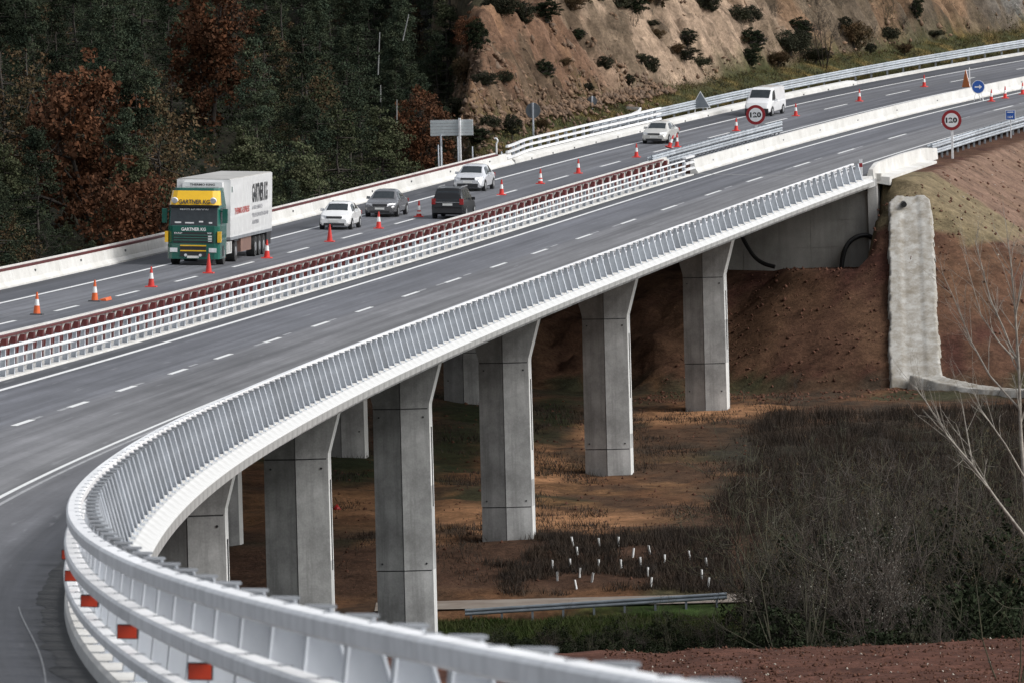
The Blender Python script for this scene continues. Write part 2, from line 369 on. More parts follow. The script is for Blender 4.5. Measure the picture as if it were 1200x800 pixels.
# ------------------------------------------------------------------ ground sheet
def axis(lo, hi, d, far):
    a = list(np.arange(lo, hi + d / 2, d)); st = d; up = []
    p = a[-1]
    while p < far: st *= 1.35; p += st; up.append(p)
    st = d; p = a[0]; dn = []
    while p > -far: st *= 1.35; p -= st; dn.append(p)
    return np.array(dn[::-1] + a + up)
gx = axis(-62, 66, .7, 4000); gy = axis(196, 640, .7, 4500)
GX, GY = np.meshgrid(gx, gy, indexing='ij'); GZ = ground(GX, GY)
nx, ny = GX.shape
idx = np.arange(nx * ny).reshape(nx, ny)
quads = np.stack([idx[:-1, :-1], idx[1:, :-1], idx[1:, 1:], idx[:-1, 1:]], -1).reshape(-1, 4)
gme = np_mesh('ground', np.stack([GX, GY, GZ], -1).reshape(-1, 3), quads, M['earth'], smooth=True)
def C3(*c): return np.array(c)[None, :]
def mixz(col, w, c): return col + (np.asarray(c)[None, :] - col) * np.clip(w, 0, 1)[:, None]
PATCH = [(*hit(a, b)[:2], rx, ry, c_) for a, b, rx, ry, c_ in ((640, 612, 5, 5, 0), (560, 600, 4, 5, 0), (705, 608, 3.5, 4, 0), (640, 548, 1.6, 14, 0), (800, 490, 4, 5, 0), (880, 478, 2.5, 4, 0), (700, 508, 1.8, 12, 0), (480, 640, 3, 6, 0), (400, 590, 3, 6, 0), (530, 525, 1.6, 18, 1), (655, 488, 1.3, 14, 1), (420, 545, 2, 12, 1), (540, 480, 2, 10, 1), (790, 715, 5, 2, 2))]
def ground_colour(xs, ys, zs_):
    gs, go = SO(xs, ys)
    f1 = fbm(xs * .22, ys * .12, 4, 71); f2 = fbm(xs * .6, ys * .35, 4, 73); f3 = fbm(xs * .12, ys * .08, 3, 79)
    colr = np.tile(C3(.085, .050, .031), (len(xs), 1))
    colr = mixz(colr, sstep(.44, .60, f1) * .7, (.19, .095, .048))
    colr = mixz(colr, sstep(.48, .60, f2) * .75, (.06, .045, .032))
    colr = mixz(colr, sstep(.50, .62, f3) * .8, (.045, .05, .026))
    colr = mixz(colr, sstep(.50, .60, f2) * sstep(368, 374, ys) * (1 - sstep(400, 420, ys)) * .5, (.30, .155, .07))
    for a, b, rx, ry, c_ in PATCH: colr = mixz(colr, (1 - sstep(.35, 1.15, np.hypot((xs - a) / rx, (ys - b) / ry) + (f2 - .5) * 1.6)) * (.85 if c_ != 1 else .9), ((.37, .195, .10), (.030, .040, .016), (.04, .075, .018))[c_])
    colr = mixz(colr, (1 - sstep(340, 347, ys)), (.032, .032, .020))
    colr = mixz(colr, sstep(338, 340, ys) * (1 - sstep(345, 346.5, ys)), (.030, .042, .016))
    colr = mixz(colr, sstep(353, 355, ys) * (1 - sstep(361, 366, ys)) , (.078, .044, .029))
    colr = mixz(colr, sstep(9, 14, xs + (f1 - .5) * 14) * sstep(345, 352, ys) * (1 - sstep(425, 440, ys + (f1 - .5) * 20)) * .9, (.038, .034, .026))
    colr = mixz(colr, 1 - sstep(234, 237, ys), (.115, .052, .036)); 
    colr = mixz(colr, (1 - sstep(234, 237, ys)) * sstep(.5, .62, f2) * .5, (.09, .042, .03))
    d_cor = np.where(gs < S_AB, np.hypot(12.6 - go, S_AB - gs), np.clip(go - 12.6, 0, None))
    bank = (gs > 318) & (go > -13) & (zs_ > np.interp(ys, FY, FZ) + .8)
    wbank = bank.astype(float)
    colr = mixz(colr, wbank, (.105, .056, .036)); colr = mixz(colr, wbank * sstep(.46, .58, f2) * .8, (.068, .028, .022))
    colr = mixz(colr, wbank * sstep(.44, .56, f1) * (gs < S_AB) * .6, (.15, .085, .05))
    emb = ((go > 12.3) & (gs > S_AB - 2)).astype(float) * wbank
    colr = mixz(colr, emb, (.095, .062, .038)); colr = mixz(colr, emb * (1 - sstep(4, 9, d_cor + (f1 - .5) * 8)), (.215, .138, .100))
    colr = mixz(colr, emb * (1 - sstep(1, 5, np.abs(d_cor - 7 + (f2 - .5) * 6))) * sstep(380, 360, gs) * .0 + emb * sstep(.5, .6, f2) * .5, (.20, .13, .085))
    colr = mixz(colr, ((gs > 349) & (gs < 362) & (go > 10.5) & (d_cor < 6)).astype(float) * .8, (.20, .165, .095))
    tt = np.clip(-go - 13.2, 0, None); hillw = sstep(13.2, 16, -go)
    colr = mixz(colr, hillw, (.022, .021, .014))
    cutw = hillw * cut_weight(xs, ys, gs)
    colr = mixz(colr, cutw, (.062, .064, .028)); colr = mixz(colr, cutw * sstep(.5, .6, f2) * .8, (.17, .115, .04))
    fz0 = 6.2 + 3 * (f1 - .45); facew = cutw * sstep(fz0, fz0 + 1.6, tt)
    rk = np.stack([np.interp(gs, [330, 412, 422, 456, 466, 505, 515], a) for a in ([.150, .155, .33, .31, .125, .115, .17], [.088, .092, .24, .225, .095, .09, .165], [.056, .060, .17, .16, .066, .066, .155])], -1)
    w_ = np.clip(facew, 0, 1)[:, None]; colr = colr + (rk - colr) * w_
    colr = mixz(colr, facew * sstep(.47, .58, f2) * .7, (.10, .075, .05)); colr = mixz(colr, facew * sstep(.52, .62, f1) * .5, (.26, .15, .085))
    hfv = np.interp(gs, [340, 412, 425, 450, 480, 520], [5.6, 6.4, 9, 15, 22, 26])
    colr = mixz(colr, cutw * sstep(fz0 + hfv * .72 + 1, fz0 + hfv * .72 + 3, tt), (.065, .058, .035))
    return colr
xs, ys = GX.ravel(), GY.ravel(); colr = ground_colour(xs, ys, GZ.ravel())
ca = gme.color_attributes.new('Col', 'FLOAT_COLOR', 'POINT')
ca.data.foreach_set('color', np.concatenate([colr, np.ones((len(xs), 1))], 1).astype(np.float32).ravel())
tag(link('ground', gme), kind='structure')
su = np.arange(348, 530, .30); tu = np.arange(5.5, 33, .28); SU, TU = np.meshgrid(su, tu, indexing='ij'); pf = RP(SU.ravel(), -13.2 - TU.ravel())
zf_ = ground(pf[:, 0], pf[:, 1]); cwt = cut_weight(pf[:, 0], pf[:, 1], SU.ravel()); edge_ = sstep(5.5, 8.5, TU.ravel() - 2.0 * (fbm(SU.ravel() * .3, TU.ravel() * .2, 3, 3) - .4)) * sstep(33, 30, TU.ravel()) * sstep(.5, .95, cwt) * sstep(348, 351, SU.ravel()) * sstep(530, 524, SU.ravel())
a1 = SU.ravel() + .35 * TU.ravel(); jag = np.abs(fbm(a1 * 1.1, TU.ravel() * .55, 4, 91) - .48) * 2.2 + (vn(a1 * 1.7, TU.ravel() * 1.1, 93) - .5) * .34 - np.abs(fbm(a1 * .5, TU.ravel() * .06, 3, 95) - .5) * 2.2
hz = zf_ - .35 + edge_ * (1.05 + 1.35 * jag * np.interp(SU.ravel(), [350, 412, 425, 460], [1.15, 1.1, .8, .9]))
n1_, n2_ = SU.shape; id_ = np.arange(n1_ * n2_).reshape(n1_, n2_); q = np.stack([id_[:-1, :-1], id_[:-1, 1:], id_[1:, 1:], id_[1:, :-1]], -1).reshape(-1, 4)
rme_ = np_mesh('rock_cutting', np.column_stack([pf[:, :2], hz]), q, M['earth'])
ca = rme_.color_attributes.new('Col', 'FLOAT_COLOR', 'POINT'); ca.data.foreach_set('color', np.concatenate([ground_colour(pf[:, 0], pf[:, 1], zf_) * (.45 + 1.1 * fbm(a1 * .9, TU.ravel() * .5, 4, 97))[:, None], np.ones((len(pf), 1))], 1).astype(np.float32).ravel())
tag(link('rock_cutting', rme_), kind='structure')

# ------------------------------------------------------------------ carriageways and markings
def strip(name, s0, s1, o0, o1, h, material, parent=None, step=2.5, cuts=(), kind=None):
    ss = np.linspace(s0, s1, max(2, int(round((s1 - s0) / step)) + 1)); os_ = [o0, *cuts, o1]
    P_ = np.stack([RP(ss, o, h) for o in os_], 1); n, k = P_.shape[:2]
    id_ = np.arange(n * k).reshape(n, k); q = np.stack([id_[:-1, :-1], id_[:-1, 1:], id_[1:, 1:], id_[1:, :-1]], -1).reshape(-1, 4)
    me = np_mesh(name, P_.reshape(-1, 3), q, material)
    uvl = me.uv_layers.new(name='UVMap'); uvv = np.stack([np.repeat(ss / 100, k), np.tile((np.array(os_) + 20) / 40, n)], -1)
    uvl.data.foreach_set('uv', uvv[q.ravel()].astype(np.float32).ravel())
    o = link(name, me, parent)
    if kind: tag(o, kind=kind)
    return o
road_r = strip('carriageway_near', -125, 700, -1.0, 9.72, 0, M['asph_r'], kind='structure')
road_l = strip('carriageway_far', 100, 700, -13.1, -3.0, 0, M['asph_l'], kind='structure')
strip('edge_line', -120, 700, -.1, .1, .004, M['paint'], road_r)
strip('edge_line', -120, 352, 7.02, 7.13, .004, M['paint'], road_r); strip('edge_line', -120, 352, 7.27, 7.36, .004, M['paint_old'], road_r)
strip('edge_line', 352, 700, 7.02, 7.18, .004, M['paint'], road_r)
strip('edge_line', 110, 700, -10.64, -10.44, .004, M['paint'], road_l)
strip('edge_line', 110, 700, -3.72, -3.54, .004, M['paint'], road_l)
for i in range(-8, 28):
    c = 78.06 + 16.888 * i + [0, .5, -.4, .3, -.6, 0, .7][i % 7]
    strip('lane_dash', c - 2.9, c + 2.9, 3.41, 3.6, .004, M['paint'], road_r)
    if i % 3 != 1 and i > -1: strip('worn_lane_dash', c + 3.2 + (i % 2) * 2, c + 6 + (i % 2) * 2, 3.42 - .1 * (i % 2), 3.54 - .1 * (i % 2), .004, M['paint_old'], road_r)
    if i % 4 == 1 and i > -1: strip('worn_lane_dash', c - 6.1, c - 3.2, 3.42, 3.56, .004, M['paint_old'], road_r)
for i in range(-3, 26):
    c = 165.17 + 17.343 * i
    strip('lane_dash', c - 3.2, c + 3.2, -7.19, -7.0, .004, M['paint'], road_l)
M['joint'] = mat('joint_filler', (.30, .30, .29), (.14, .14, .14), scale=4, rough=.8)
strip('expansion_joint', 352.6, 353.0, -.95, 9.6, .005, M['joint'], road_r, step=.4)
M['tar'] = mat('tar_and_wet_dirt', (.02, .02, .021), (.05, .05, .05), scale=1.5, rough=.9, bmp=.02)
# the dark dirty gutter along the kerb, ragged on its road side
ss = np.linspace(-112, 60, 700); inn = 9.50 - .10 * fbm(ss * .8, ss * 0, 4, 5) - .10 * sstep(.45, .7, fbm(ss * .15, ss * 0 + 3, 3, 9))
P_ = np.stack([RP(ss, inn, .004), RP(ss, np.full_like(ss, 9.71), .004)], 1); id_ = np.arange(1400).reshape(700, 2)
link('gutter_dirt', np_mesh('gutter_dirt', P_.reshape(-1, 3), np.stack([id_[:-1, 0], id_[:-1, 1], id_[1:, 1], id_[1:, 0]], -1), M['tar']), road_r)
M['scratch'] = mat('pale_scratch', (.26, .26, .26), (.2, .2, .2))
ss = np.linspace(-82, -36, 60); oo = 8.75 + .38 * np.sin((ss + 82) / 46 * 2.6) ** 2 + .3 * ((ss + 82) / 46)
P_ = np.stack([RP(ss, oo, .005), RP(ss, oo + .018, .005)], 1); id_ = np.arange(120).reshape(60, 2)
link('scratch_mark', np_mesh('scratch_mark', P_.reshape(-1, 3), np.stack([id_[:-1, 0], id_[:-1, 1], id_[1:, 1], id_[1:, 0]], -1), M['scratch']), road_r)

# ------------------------------------------------------------------ viaducts
BAY = 2.5865; S_POST = [-74.59 + BAY * k for k in range(-15, 164)]            # posts of the near parapet
def srange(a, b, d): return np.linspace(a, b, max(2, int(math.ceil((b - a) / d)) + 1))
near_bridge = thing('road_viaduct', 'long curved concrete viaduct on slender flared piers, nearer of two decks', 'viaduct')
far_bridge = thing('road_viaduct', 'farther concrete viaduct deck carrying the truck and cars', 'viaduct')
mb = MB(); mb.sweep([(-1.95, -.03), (10.36, -.03), (10.36, -.5), (9.0, -.85), (7.4, -1.5), (1.8, -1.5), (.2, -.85), (-1.95, -.5)], srange(-118, 352.5, 3), None); mb.build('deck_slab', M['conc'], near_bridge)
mb = MB(); mb.sweep([(-13.62, -.03), (-2.35, -.03), (-2.35, -.5), (-4.2, -.85), (-5.4, -1.5), (-10.8, -1.5), (-12, -.85), (-13.62, -.5)], srange(100, 352.5, 3), None); mb.build('deck_slab', M['conc'], far_bridge)
mb = MB(); mb.sweep([(9.69, -.05), (9.705, .12), (9.74, .15), (10.33, .13), (10.33, -.05)], srange(-115, 351.5, 2.5), 9.75); mb.build('kerb', M['conc_white'], near_bridge)
mb = MB(); mb.sweep([(-.93, -.05), (-.935, .04), (-.96, .06), (-1.9, .07), (-1.9, -.05)], srange(95, 351.5, 2.5), -1.0); mb.build('kerb', M['conc_white'], near_bridge)
# cornice blocks on the outer edge
L = BAY - .014; R = []
prof = [(10.335, .125), (10.42, .115), (10.67, -.05), (10.685, -.075), (10.685, -.29), (10.56, -.35), (10.335, -.35)]
mb = MB(); R = [[(x, -(o - 9.75), h) for o, h in prof] for x in (-L / 2, L / 2)]
n = len(prof); v = R[0] + R[1]
for j in range(n):
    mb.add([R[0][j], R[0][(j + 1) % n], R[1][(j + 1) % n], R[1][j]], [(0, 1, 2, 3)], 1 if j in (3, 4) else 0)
mb.add(R[0], [tuple(range(n - 1, -1, -1))]); mb.add(R[1], [tuple(range(n))])
cme = mb.mesh('cornice_block', [M['cornice'], M['conc_edge']])
for s in S_POST: link('cornice_block', cme, near_bridge, frame(s + BAY / 2, 9.75))
# piers
HOLE = MB().cyl((0, 0, 0), (.06, 0, 0), .045, n=6).mesh('tie_hole', M['dark_steel'])
def pier(parent, s, o, zg, lifts):
    fr = frame(s, o, 0, tilt=False); ztop = -1.42 - (0 if o > 0 else 0); zb = zg - fr.translation.z - .6
    def ring(z, hw, k=1.0): return [(-.60 * k, hw, z), (-.86 * k, 0, z), (-.60 * k, -hw, z), (.60 * k, -hw, z), (.86 * k, 0, z), (.60 * k, hw, z)]
    po = link('pier', None, parent, fr)
    edges = [ztop, ztop - 2.9] + [ztop - 2.9 - a for a in lifts if ztop - 2.9 - a > zb + .3] + [zb]
    for i in range(len(edges) - 1):
        a, b = edges[i], edges[i + 1]; mb = MB(); g = .025
        if i == 0: mb.rings([ring(b + g, 1.2), ring(b + .2, 1.21), ring(a - .9, 1.70), ring(a, 1.92)])
        else: mb.rings([ring(b + (g if i < len(edges) - 2 else 0), 1.22), ring(a - g, 1.2)])
        mb.build('lift', M['conc'], po)
    mb = MB(); mb.rings([ring(zb, 1.17, .97), ring(ztop - 2.7, 1.17, .97)]); mb.build('joint_core', M['dark_steel'], po)
    z1 = ztop - 2.9
    mb = MB(); mb.rings([[(-.597, -hw - .004, z), (.597, -hw - .004, z), (.597, -hw + .05, z), (-.597, -hw + .05, z)] for z, hw in ((zb, 1.22), (z1, 1.2), (z1 + .2, 1.21), (ztop - .9, 1.70), (ztop, 1.92))]); mb.build('lit_end_face', M['conc_lit'], po)
    mb = MB(); mb.box(-.07, .07, -1.24, -1.17, z1 - 4.2, z1 - .8); mb.build('slot', M['dark_steel'], po)          # groove on the end face
    mb = MB(); mb.box(-.868, -.80, -.012, .012, zb, ztop - .2); mb.build('groove', M['dark_steel'], po)
    for zz in (z1 - .35, z1 - 6.6):
        for yy in (-.95, .95): link('tie_hole', HOLE, po, Matrix.Translation((-.685, yy, zz)))
    # end slab is painted paler, standing in for light from the right
for s, lf in ((40, (6.9,)), (80, (6.9,)), (120, (6.9,)), (160, (6.9,)), (200, (6.9,)), (240, (6.9,)), (280.5, (6.9,)), (320.5, (5.0,))):
    p = RP(s, 4.6); pier(near_bridge, s, 4.6, float(ground(p[0], p[1])), lf)
for s in (160, 200, 240, 280, 320):
    p = RP(s, -9.6); pier(far_bridge, s, -9.6, float(ground(p[0], p[1])), (5.0,))
# far abutment with its panel joints, wing wall and bearing shelf
ab = link('abutment', None, near_bridge)
fr = frame(S_AB, 4.2, 0, tilt=False); zt = -1.35; zb = -6.3 - fr.translation.z
for i, (y0, y1) in enumerate(((6.05, 2.4), (2.4, -1.9), (-1.9, -5.55))):
    zz = [zt + .35 * i * 0, zt - 1.5, zt - 3.2, zb]
    for a, b in zip(zz[:-1], zz[1:]):
        mb = MB(); mb.box(.0, 1.0, y1 + .012, y0 - .012, b + .012, a - .012); mb.build('panel', M['conc_dk'], ab, fr)
mb = MB(); mb.box(.04, 1.1, -5.54, 6.04, zb, zt + .25); mb.build('core_wall', M['conc_dk'], ab, fr)
mb = MB(); mb.box(-.35, .9, -6.2, -5.62, zb, .02); mb.box(.9, 9.5, -6.15, -5.8, zb + 1, -.1); mb.build('wing_wall', M['conc_white'], ab, fr)
mb = MB(); mb.box(-.25, .3, -6.45, -5.5, -.42, -.02); mb.build('bearing_block', M['conc_dk'], ab, fr)

# ------------------------------------------------------------------ steel bridge parapets
def plate(mb, a, b, thick, t0, t1, mi=0):
    """slab between line a-b (o,h pairs), thickness outwards along o, width t0..t1"""
    (o0, h0), (o1, h1) = a, b
    mb.hexa([(t0, -o0, h0), (t1, -o0, h0), (t1, -o0 - thick, h0), (t0, -o0 - thick, h0), (t0, -o1, h1), (t1, -o1, h1), (t1, -o1 - thick, h1), (t0, -o1 - thick, h1)], mi)
def post_meshes(slim=False):
    mb = MB()
    if slim:
        plate(mb, (.30, .16), (.26, 1.15), .014, -.11, .11); plate(mb, (.12, .16), (.14, 1.15), .014, -.10, .10); mb.hexa([(-.01, -.13, .16), (.01, -.13, .16), (.01, -.30, .16), (-.01, -.30, .16), (-.01, -.15, 1.15), (.01, -.15, 1.15), (.01, -.265, 1.15), (-.01, -.265, 1.15)]); mb.box(-.15, .15, -.36, -.06, .15, .185)
        return mb.mesh('post', [M['galv']]), MB().box(-.11, .11, -.29, -.13, 1.15, 1.165).mesh('cap_plate', [M['galv_dark']]), []
    plate(mb, (.60, .13), (.30, 1.15), .018, -.13, .13)                      # outer flange
    plate(mb, (.10, .13), (.185, 1.15), .016, -.10, .10)                      # inner flange
    mb.hexa([(-.012, -.11, .13), (.012, -.11, .13), (.012, -.60, .13), (-.012, -.60, .13), (-.012, -.19, 1.15), (.012, -.19, 1.15), (.012, -.305, 1.15), (-.012, -.305, 1.15)])   # web
    mb.box(-.17, .17, -.66, -.06, .12, .155)                                  # base plate
    for h0, h1, oi in ((.69, .76, -.02), (.33, .40, -.03)): mb.box(-.09, .09, -.16, -oi - .12, h0, h1)   # brackets to the lower rails
    post = mb.mesh('post', [M['galv']])
    mb = MB(); mb.box(-.125, .125, -.34, -.175, 1.15, 1.170); cap = mb.mesh('cap_plate', [M['galv_dark']])
    bolt = [MB().box(-.07, .07, a, a + .08, h, h + .008).mesh('bolt_plate', [M['galv_dark']]) for a, h in ((-.125, 1.1701), (-.10, .8101), (-.08, .4501))]
    return post, cap, bolt
PM_N = post_meshes(); PM_S = post_meshes(True)
def railprof(o0, o1, h0, h1, c=.022):
    return [(o0 + c, h0), (o1 - c, h0), (o1, h0 + c), (o1, h1 - c), (o1 - c, h1), (o0 + c, h1), (o0, h1 - c), (o0, h0 + c)]
RAILS = [(0, .17, 1.04, 1.17), (-.035, .125, .685, .81), (-.05, .09, .34, .45)]
RAILS_M = [(.02, .12, 1.08, 1.17), (-.01, .09, .76, .85), (-.02, .07, .44, .53)]
def parapet(root, posts, o0, sgn, caps_from=None, dh=0.0):
    PM = PM_N if sgn > 0 else PM_S
    for i, s in enumerate(posts):
        fr = frame(s, o0, dh, face=sgn)
        po = link('post', PM[0], root, fr); link('cap_plate', PM[1], po)
        if caps_from is None or s < caps_from: [link('bolt_plate', b_, po) for b_ in PM[2]]
    j = 0
    for k in range(0, len(posts) - 1, 3):
        a = posts[k] - .35; b = (posts[k + 3] if k + 3 < len(posts) else posts[-1]) - .35
        for o_a, o_b, h0, h1 in (RAILS if sgn > 0 else RAILS_M):
            mb = MB(); pr_ = [(o0 + sgn * o, h + dh) for o, h in railprof(o_a, o_b, h0, h1)]
            if sgn < 0: pr_ = pr_[::-1]
            mb.sweep(pr_, np.linspace(a + .011, b - .011, 5), o0); mb.build('rail', M['galv_white'], root)
near_par = thing('steel_parapet', 'tall galvanised steel parapet with leaning posts sweeping across the front of the picture', 'parapet')
parapet(near_par, S_POST, 9.75, 1, 60)
M['orange'] = mat('orange_red_reflector', (.48, .040, .010), (.38, .03, .008), rough=.3)
mbr = MB(); mbr.box(-.028, .0, -.075, .075, .0, .10); rme = mbr.mesh('reflector', M['orange'])
mbr = MB(); mbr.box(.001, .13, -.083, .083, -.008, .108); hme = mbr.mesh('reflector_housing', M['black'])
for k in range(12):
    s = -76.0 + 10.346 * (k - 2); fr = frame(s, 9.75) @ Matrix.Translation((0, .015, .545)) @ Matrix.Rotation(math.radians(-6), 4, 'Z')
    ro = link('reflector', rme, near_par, fr); link('housing', hme, ro)
MED_POST = [101.0 + BAY * k for k in range(0, 97)]
med_par = thing('steel_parapet', 'white three-rail steel parapet along the middle of the road beside the near lanes', 'parapet')
parapet(med_par, MED_POST, -1.0, -1, 0, -.13)
# box at the far end of the median parapet
mb = MB()
for h in (.35, .72, 1.08): mb.sweep([(-1.02, h), (-1.25, h), (-1.25, h + .12), (-1.02, h + .12)], srange(349.3, 352.4, 1), -1.0)
mb.build('end_piece', M['galv_white'], med_par)

# concrete barriers with dark red steel on top
NJ = [(0, 0), (.0, .09), (.16, .30), (.235, .86), (.45, .86), (.48, 0)]
NJL = [(o, h * .84) for o, h in NJ]; NJM = [(o, h * .65) for o, h in NJ]
def barrier(root, s0, s1, o0, sgn, material, piece=None, gap=.014, prof=NJ, step=2.5):
    piece = piece or (s1 - s0); a = s0
    while a < s1 - .1:
        b = min(a + piece, s1); mb = MB(); pr_ = [(o0 + sgn * o, h - (.05 if h == 0 else 0)) for o, h in prof]
        if sgn < 0: pr_ = pr_[::-1]
        mb.sweep(pr_, srange(a + gap, b - gap, step), o0); mb.build('wall_unit', material, root); a = b
def anchors(root, s0, s1, ds, o0, sgn):
    mb = MB(); mb.box(-.16, .16, -.02, .02, -.05, .05); me = mb.mesh('anchor_recess', M['dark_steel'])
    s = s0
    while s < s1: link('anchor_recess', me, root, frame(s, o0 + sgn * .2, .5, o0)); s += ds
fb = thing('concrete_barrier', 'pale concrete barrier with dark red rail along the wooded side of the far lanes', 'barrier')
barrier(fb, 108, 354.5, -12.95, -1, M['conc_white'], 12.3, prof=NJL)
anchors(fb, 114, 352, 12.3, -12.95, -1)
mb = MB(); mb.sweep([(-13.17, .726), (-13.17, .83), (-13.34, .83), (-13.34, .726)][::-1], srange(108, 350.5, 2.5), -12.95); mb.build('red_rail', M['red_steel'], fb)
mb = MB(); mb.sweep([(-13.345, .726), (-13.345, .91), (-13.43, .91), (-13.43, .726)][::-1], srange(108, 350.5, 2.5), -12.95); mb.build('sheen_strip', M['conc_white'], fb)  # pale strip paints in the sky glare on the red rail's top
rb = thing('concrete_barrier', 'median concrete barrier with dark red steel posts and rail on its back', 'barrier')
barrier(rb, 100, 352, -3.05, 1, M['conc_white'], 12.3, prof=NJM)
mb = MB(); mb.sweep([(-2.62, .59), (-2.62, .66), (-2.46, .66), (-2.46, .59)], srange(100, 349.5, 2.5), -3.05); mb.build('red_rail', M['red_steel'], rb)
mb = MB(); mb.sweep([(-2.84, .565), (-2.84, .71), (-2.64, .71), (-2.64, .565)], srange(100, 351.5, 2.5), -3.05); mb.build('sheen_strip', M['conc_white'], rb)  # same painted glare line for the median's red rail
mb = MB()      # curved dark red bracket
R = []
for o, h, w in ((-.02, -.35, .26), (.0, .2, .25), (.04, .45, .22), (.10, .58, .16)):
    R.append([(-.24, -o + .0, h), (.24, -o, h), (.24, -o - w, h), (-.24, -o - w, h)])
mb.rings(R); bme = mb.mesh('bracket', M['red_steel'])
for k in range(0, 97): link('bracket', bme, rb, frame(101.3 + BAY * k, -2.56, 0, -3.05))

# past the abutment: median concrete wall, guardrails, kerbs
nj2 = thing('concrete_barrier', 'bare concrete median barrier running on past the viaduct end', 'barrier')
barrier(nj2, 353.5, 620, -1.05, -1, M['conc_white'], 24)
anchors(nj2, 360, 600, 12, -1.05, -1)
rb2 = thing('concrete_barrier', 'short sloping concrete barrier at the viaduct corner beside the red earth bank', 'barrier')
mb = MB(); R = []
for s, hh, oo in ((351.8, .55, 10.0), (354, .85, 10.0), (364, .9, 10.05), (372, .85, 10.15), (376, .62, 10.25)):
    R.append([tuple(RP(s, oo + a, b * hh - (.1 if b == 0 else 0), 9.9)) for a, b in ((-.1, 0), (-.05, .35), (.05, 1), (.30, 1), (.36, 0))])
mb.rings(R); mb.build('wall_unit', M['conc_white'], rb2)
mb = MB(); mb.sweep([(10.36, -.35), (10.36, .1), (11.2, .0), (11.2, -.5)], srange(352.8, 372, 3), 10.3); mb.build('footing', M['conc_white'], rb2)

def wprof(h, d=.05, sgn=1, o0=0):
    a = [(0, h), (d, h + .05), (d, h + .10), (0, h + .155), (d, h + .21), (d, h + .26), (0, h + .31)]
    return [(o0 + sgn * o, z) for o, z in a] + [(o0 + sgn * (o - .012), z) for o, z in a[::-1]]
def guardrail(root, s0, s1, o, side, spacing, heights=(.42,), dbl=False, ph=.8, material=None):
    material = material or M['galv_mid']
    ss = np.arange(s0, s1, spacing); mb = MB()
    mb.box(-.05, .05, -.012, .012, -.3, ph); mb.box(-.05, -.038, -.06, .06, -.3, ph); mb.box(.038, .05, -.06, .06, -.3, ph)
    for h in heights:
        mb.box(-.06, .06, -.16, .16 if dbl else .0, h + .06, h + .2) if side > 0 else mb.box(-.06, .06, -.16 if dbl else 0, .16, h + .06, h + .2)
    pm = mb.mesh('post', material)
    for s in ss: link('post', pm, root, frame(s, o, 0, tilt=False))
    for h in heights:
        for sg in ((1, -1) if dbl else (side,)):
            a = s0 - .5
            while a < s1 - 1:
                b = min(a + 8, s1); mb = MB(); mb.sweep(wprof(h, .06, sg, o + sg * .13), srange(a, b - .01, 2), o); mb.build('beam', material, root); a = b
gr = thing('guardrail', 'double-sided galvanised guardrail behind the median barrier by the first speed sign', 'guardrail')
guardrail(gr, 349, 392, -3.15, -1, 1.33, (.22, .62), True, .95)
mb = MB(); mb.sweep([(-3.0, .3), (-3.3, .3), (-3.3, .62), (-3.0, .62)], srange(345.5, 348.6, 1), -3.1); mb.build('ramp_end', M['galv_white'], gr)
gr = thing('guardrail', 'galvanised guardrail with close posts above the red earth bank', 'guardrail')
guardrail(gr, 375, 470, 10.35, -1, 2.0, (.25, .66), True, 1.0)
gr = thing('guardrail', 'long galvanised guardrail along the foot of the rock cutting', 'guardrail')
guardrail(gr, 385, 640, -14.7, 1, 4.0, (.36, .70), False, 1.02)
kb = thing('concrete_kerb', 'pale concrete drainage kerb between dark shoulder and cutting guardrail', 'kerb')
mb = MB(); mb.sweep([(-13.0, -.1), (-13.02, .22), (-13.30, .34), (-13.75, .36), (-13.8, -.1)][::-1], srange(355, 452, 3), -13.1); mb.build('kerb_run', M['conc_white'], kb)
mb = MB(); mb.box(-.12, .12, -.02, .02, .0, .10); dm = mb.mesh('drain_hole', M['dark_steel'])
for s in np.arange(360, 452, 6.5): link('drain_hole', dm, kb, frame(s, -13.005, .02, -13.1))
kb2 = thing('concrete_kerb', 'low pale kerb under the guardrail at the top right', 'kerb')
mb = MB(); mb.sweep([(-13.3, -.1), (-13.3, .12), (-13.9, .16), (-13.9, -.1)][::-1], srange(453, 640, 4), -13.1); mb.build('kerb_run', M['conc_white'], kb2)
# flared white tubular rails at the end of the wooded-side barrier
tr = thing('transition_rail', 'three white steel rails flaring out from the end of the far concrete barrier', 'guardrail')
for h, o_e in ((.35, 0), (.72, .05), (1.08, .1)):
    mb = MB(); R = []
    for s in srange(353, 402, 1.4):
        oo = -13.05 - .75 * float(sstep(353, 364, s)); hh = h + .1 - .0 * s
        R.append([tuple(RP(s, oo + a, hh + b, -13.1)) for a, b in ((0, -.07), (0, .07), (-.16, .07), (-.16, -.07))])
    mb.rings(R); mb.build('rail', M['galv_white'], tr)
mb = MB(); mb.box(-.06, .06, -.0, .2, -.2, 1.2); pm = mb.mesh('post', M['galv'])
for s in np.arange(357, 402, 2.6): link('post', pm, tr, frame(s, -13.05 - .75 * float(sstep(353, 364, s)) - .17, 0, -13.1, tilt=False))
sp_ = thing('spur_rail', 'short pale guardrail spur ending in a bent tip above the cutting verge', 'guardrail')
for h in (.5, .95):
    mb = MB(); R = []
    for s, oo in ((394, -14.6), (398, -14.9), (403, -15.6), (406.5, -16.4), (408, -17.8)):
        R.append([tuple(RP(s, oo + a, h + b, -13.1)) for a, b in ((0, -.09), (0, .09), (-.1, .09), (-.1, -.09))])
    mb.rings(R); mb.build('rail', M['galv_white'], sp_)
mb = MB(); mb.box(-.05, .05, -.05, .05, -.6, 1.0); pm = mb.mesh('post', M['galv'])
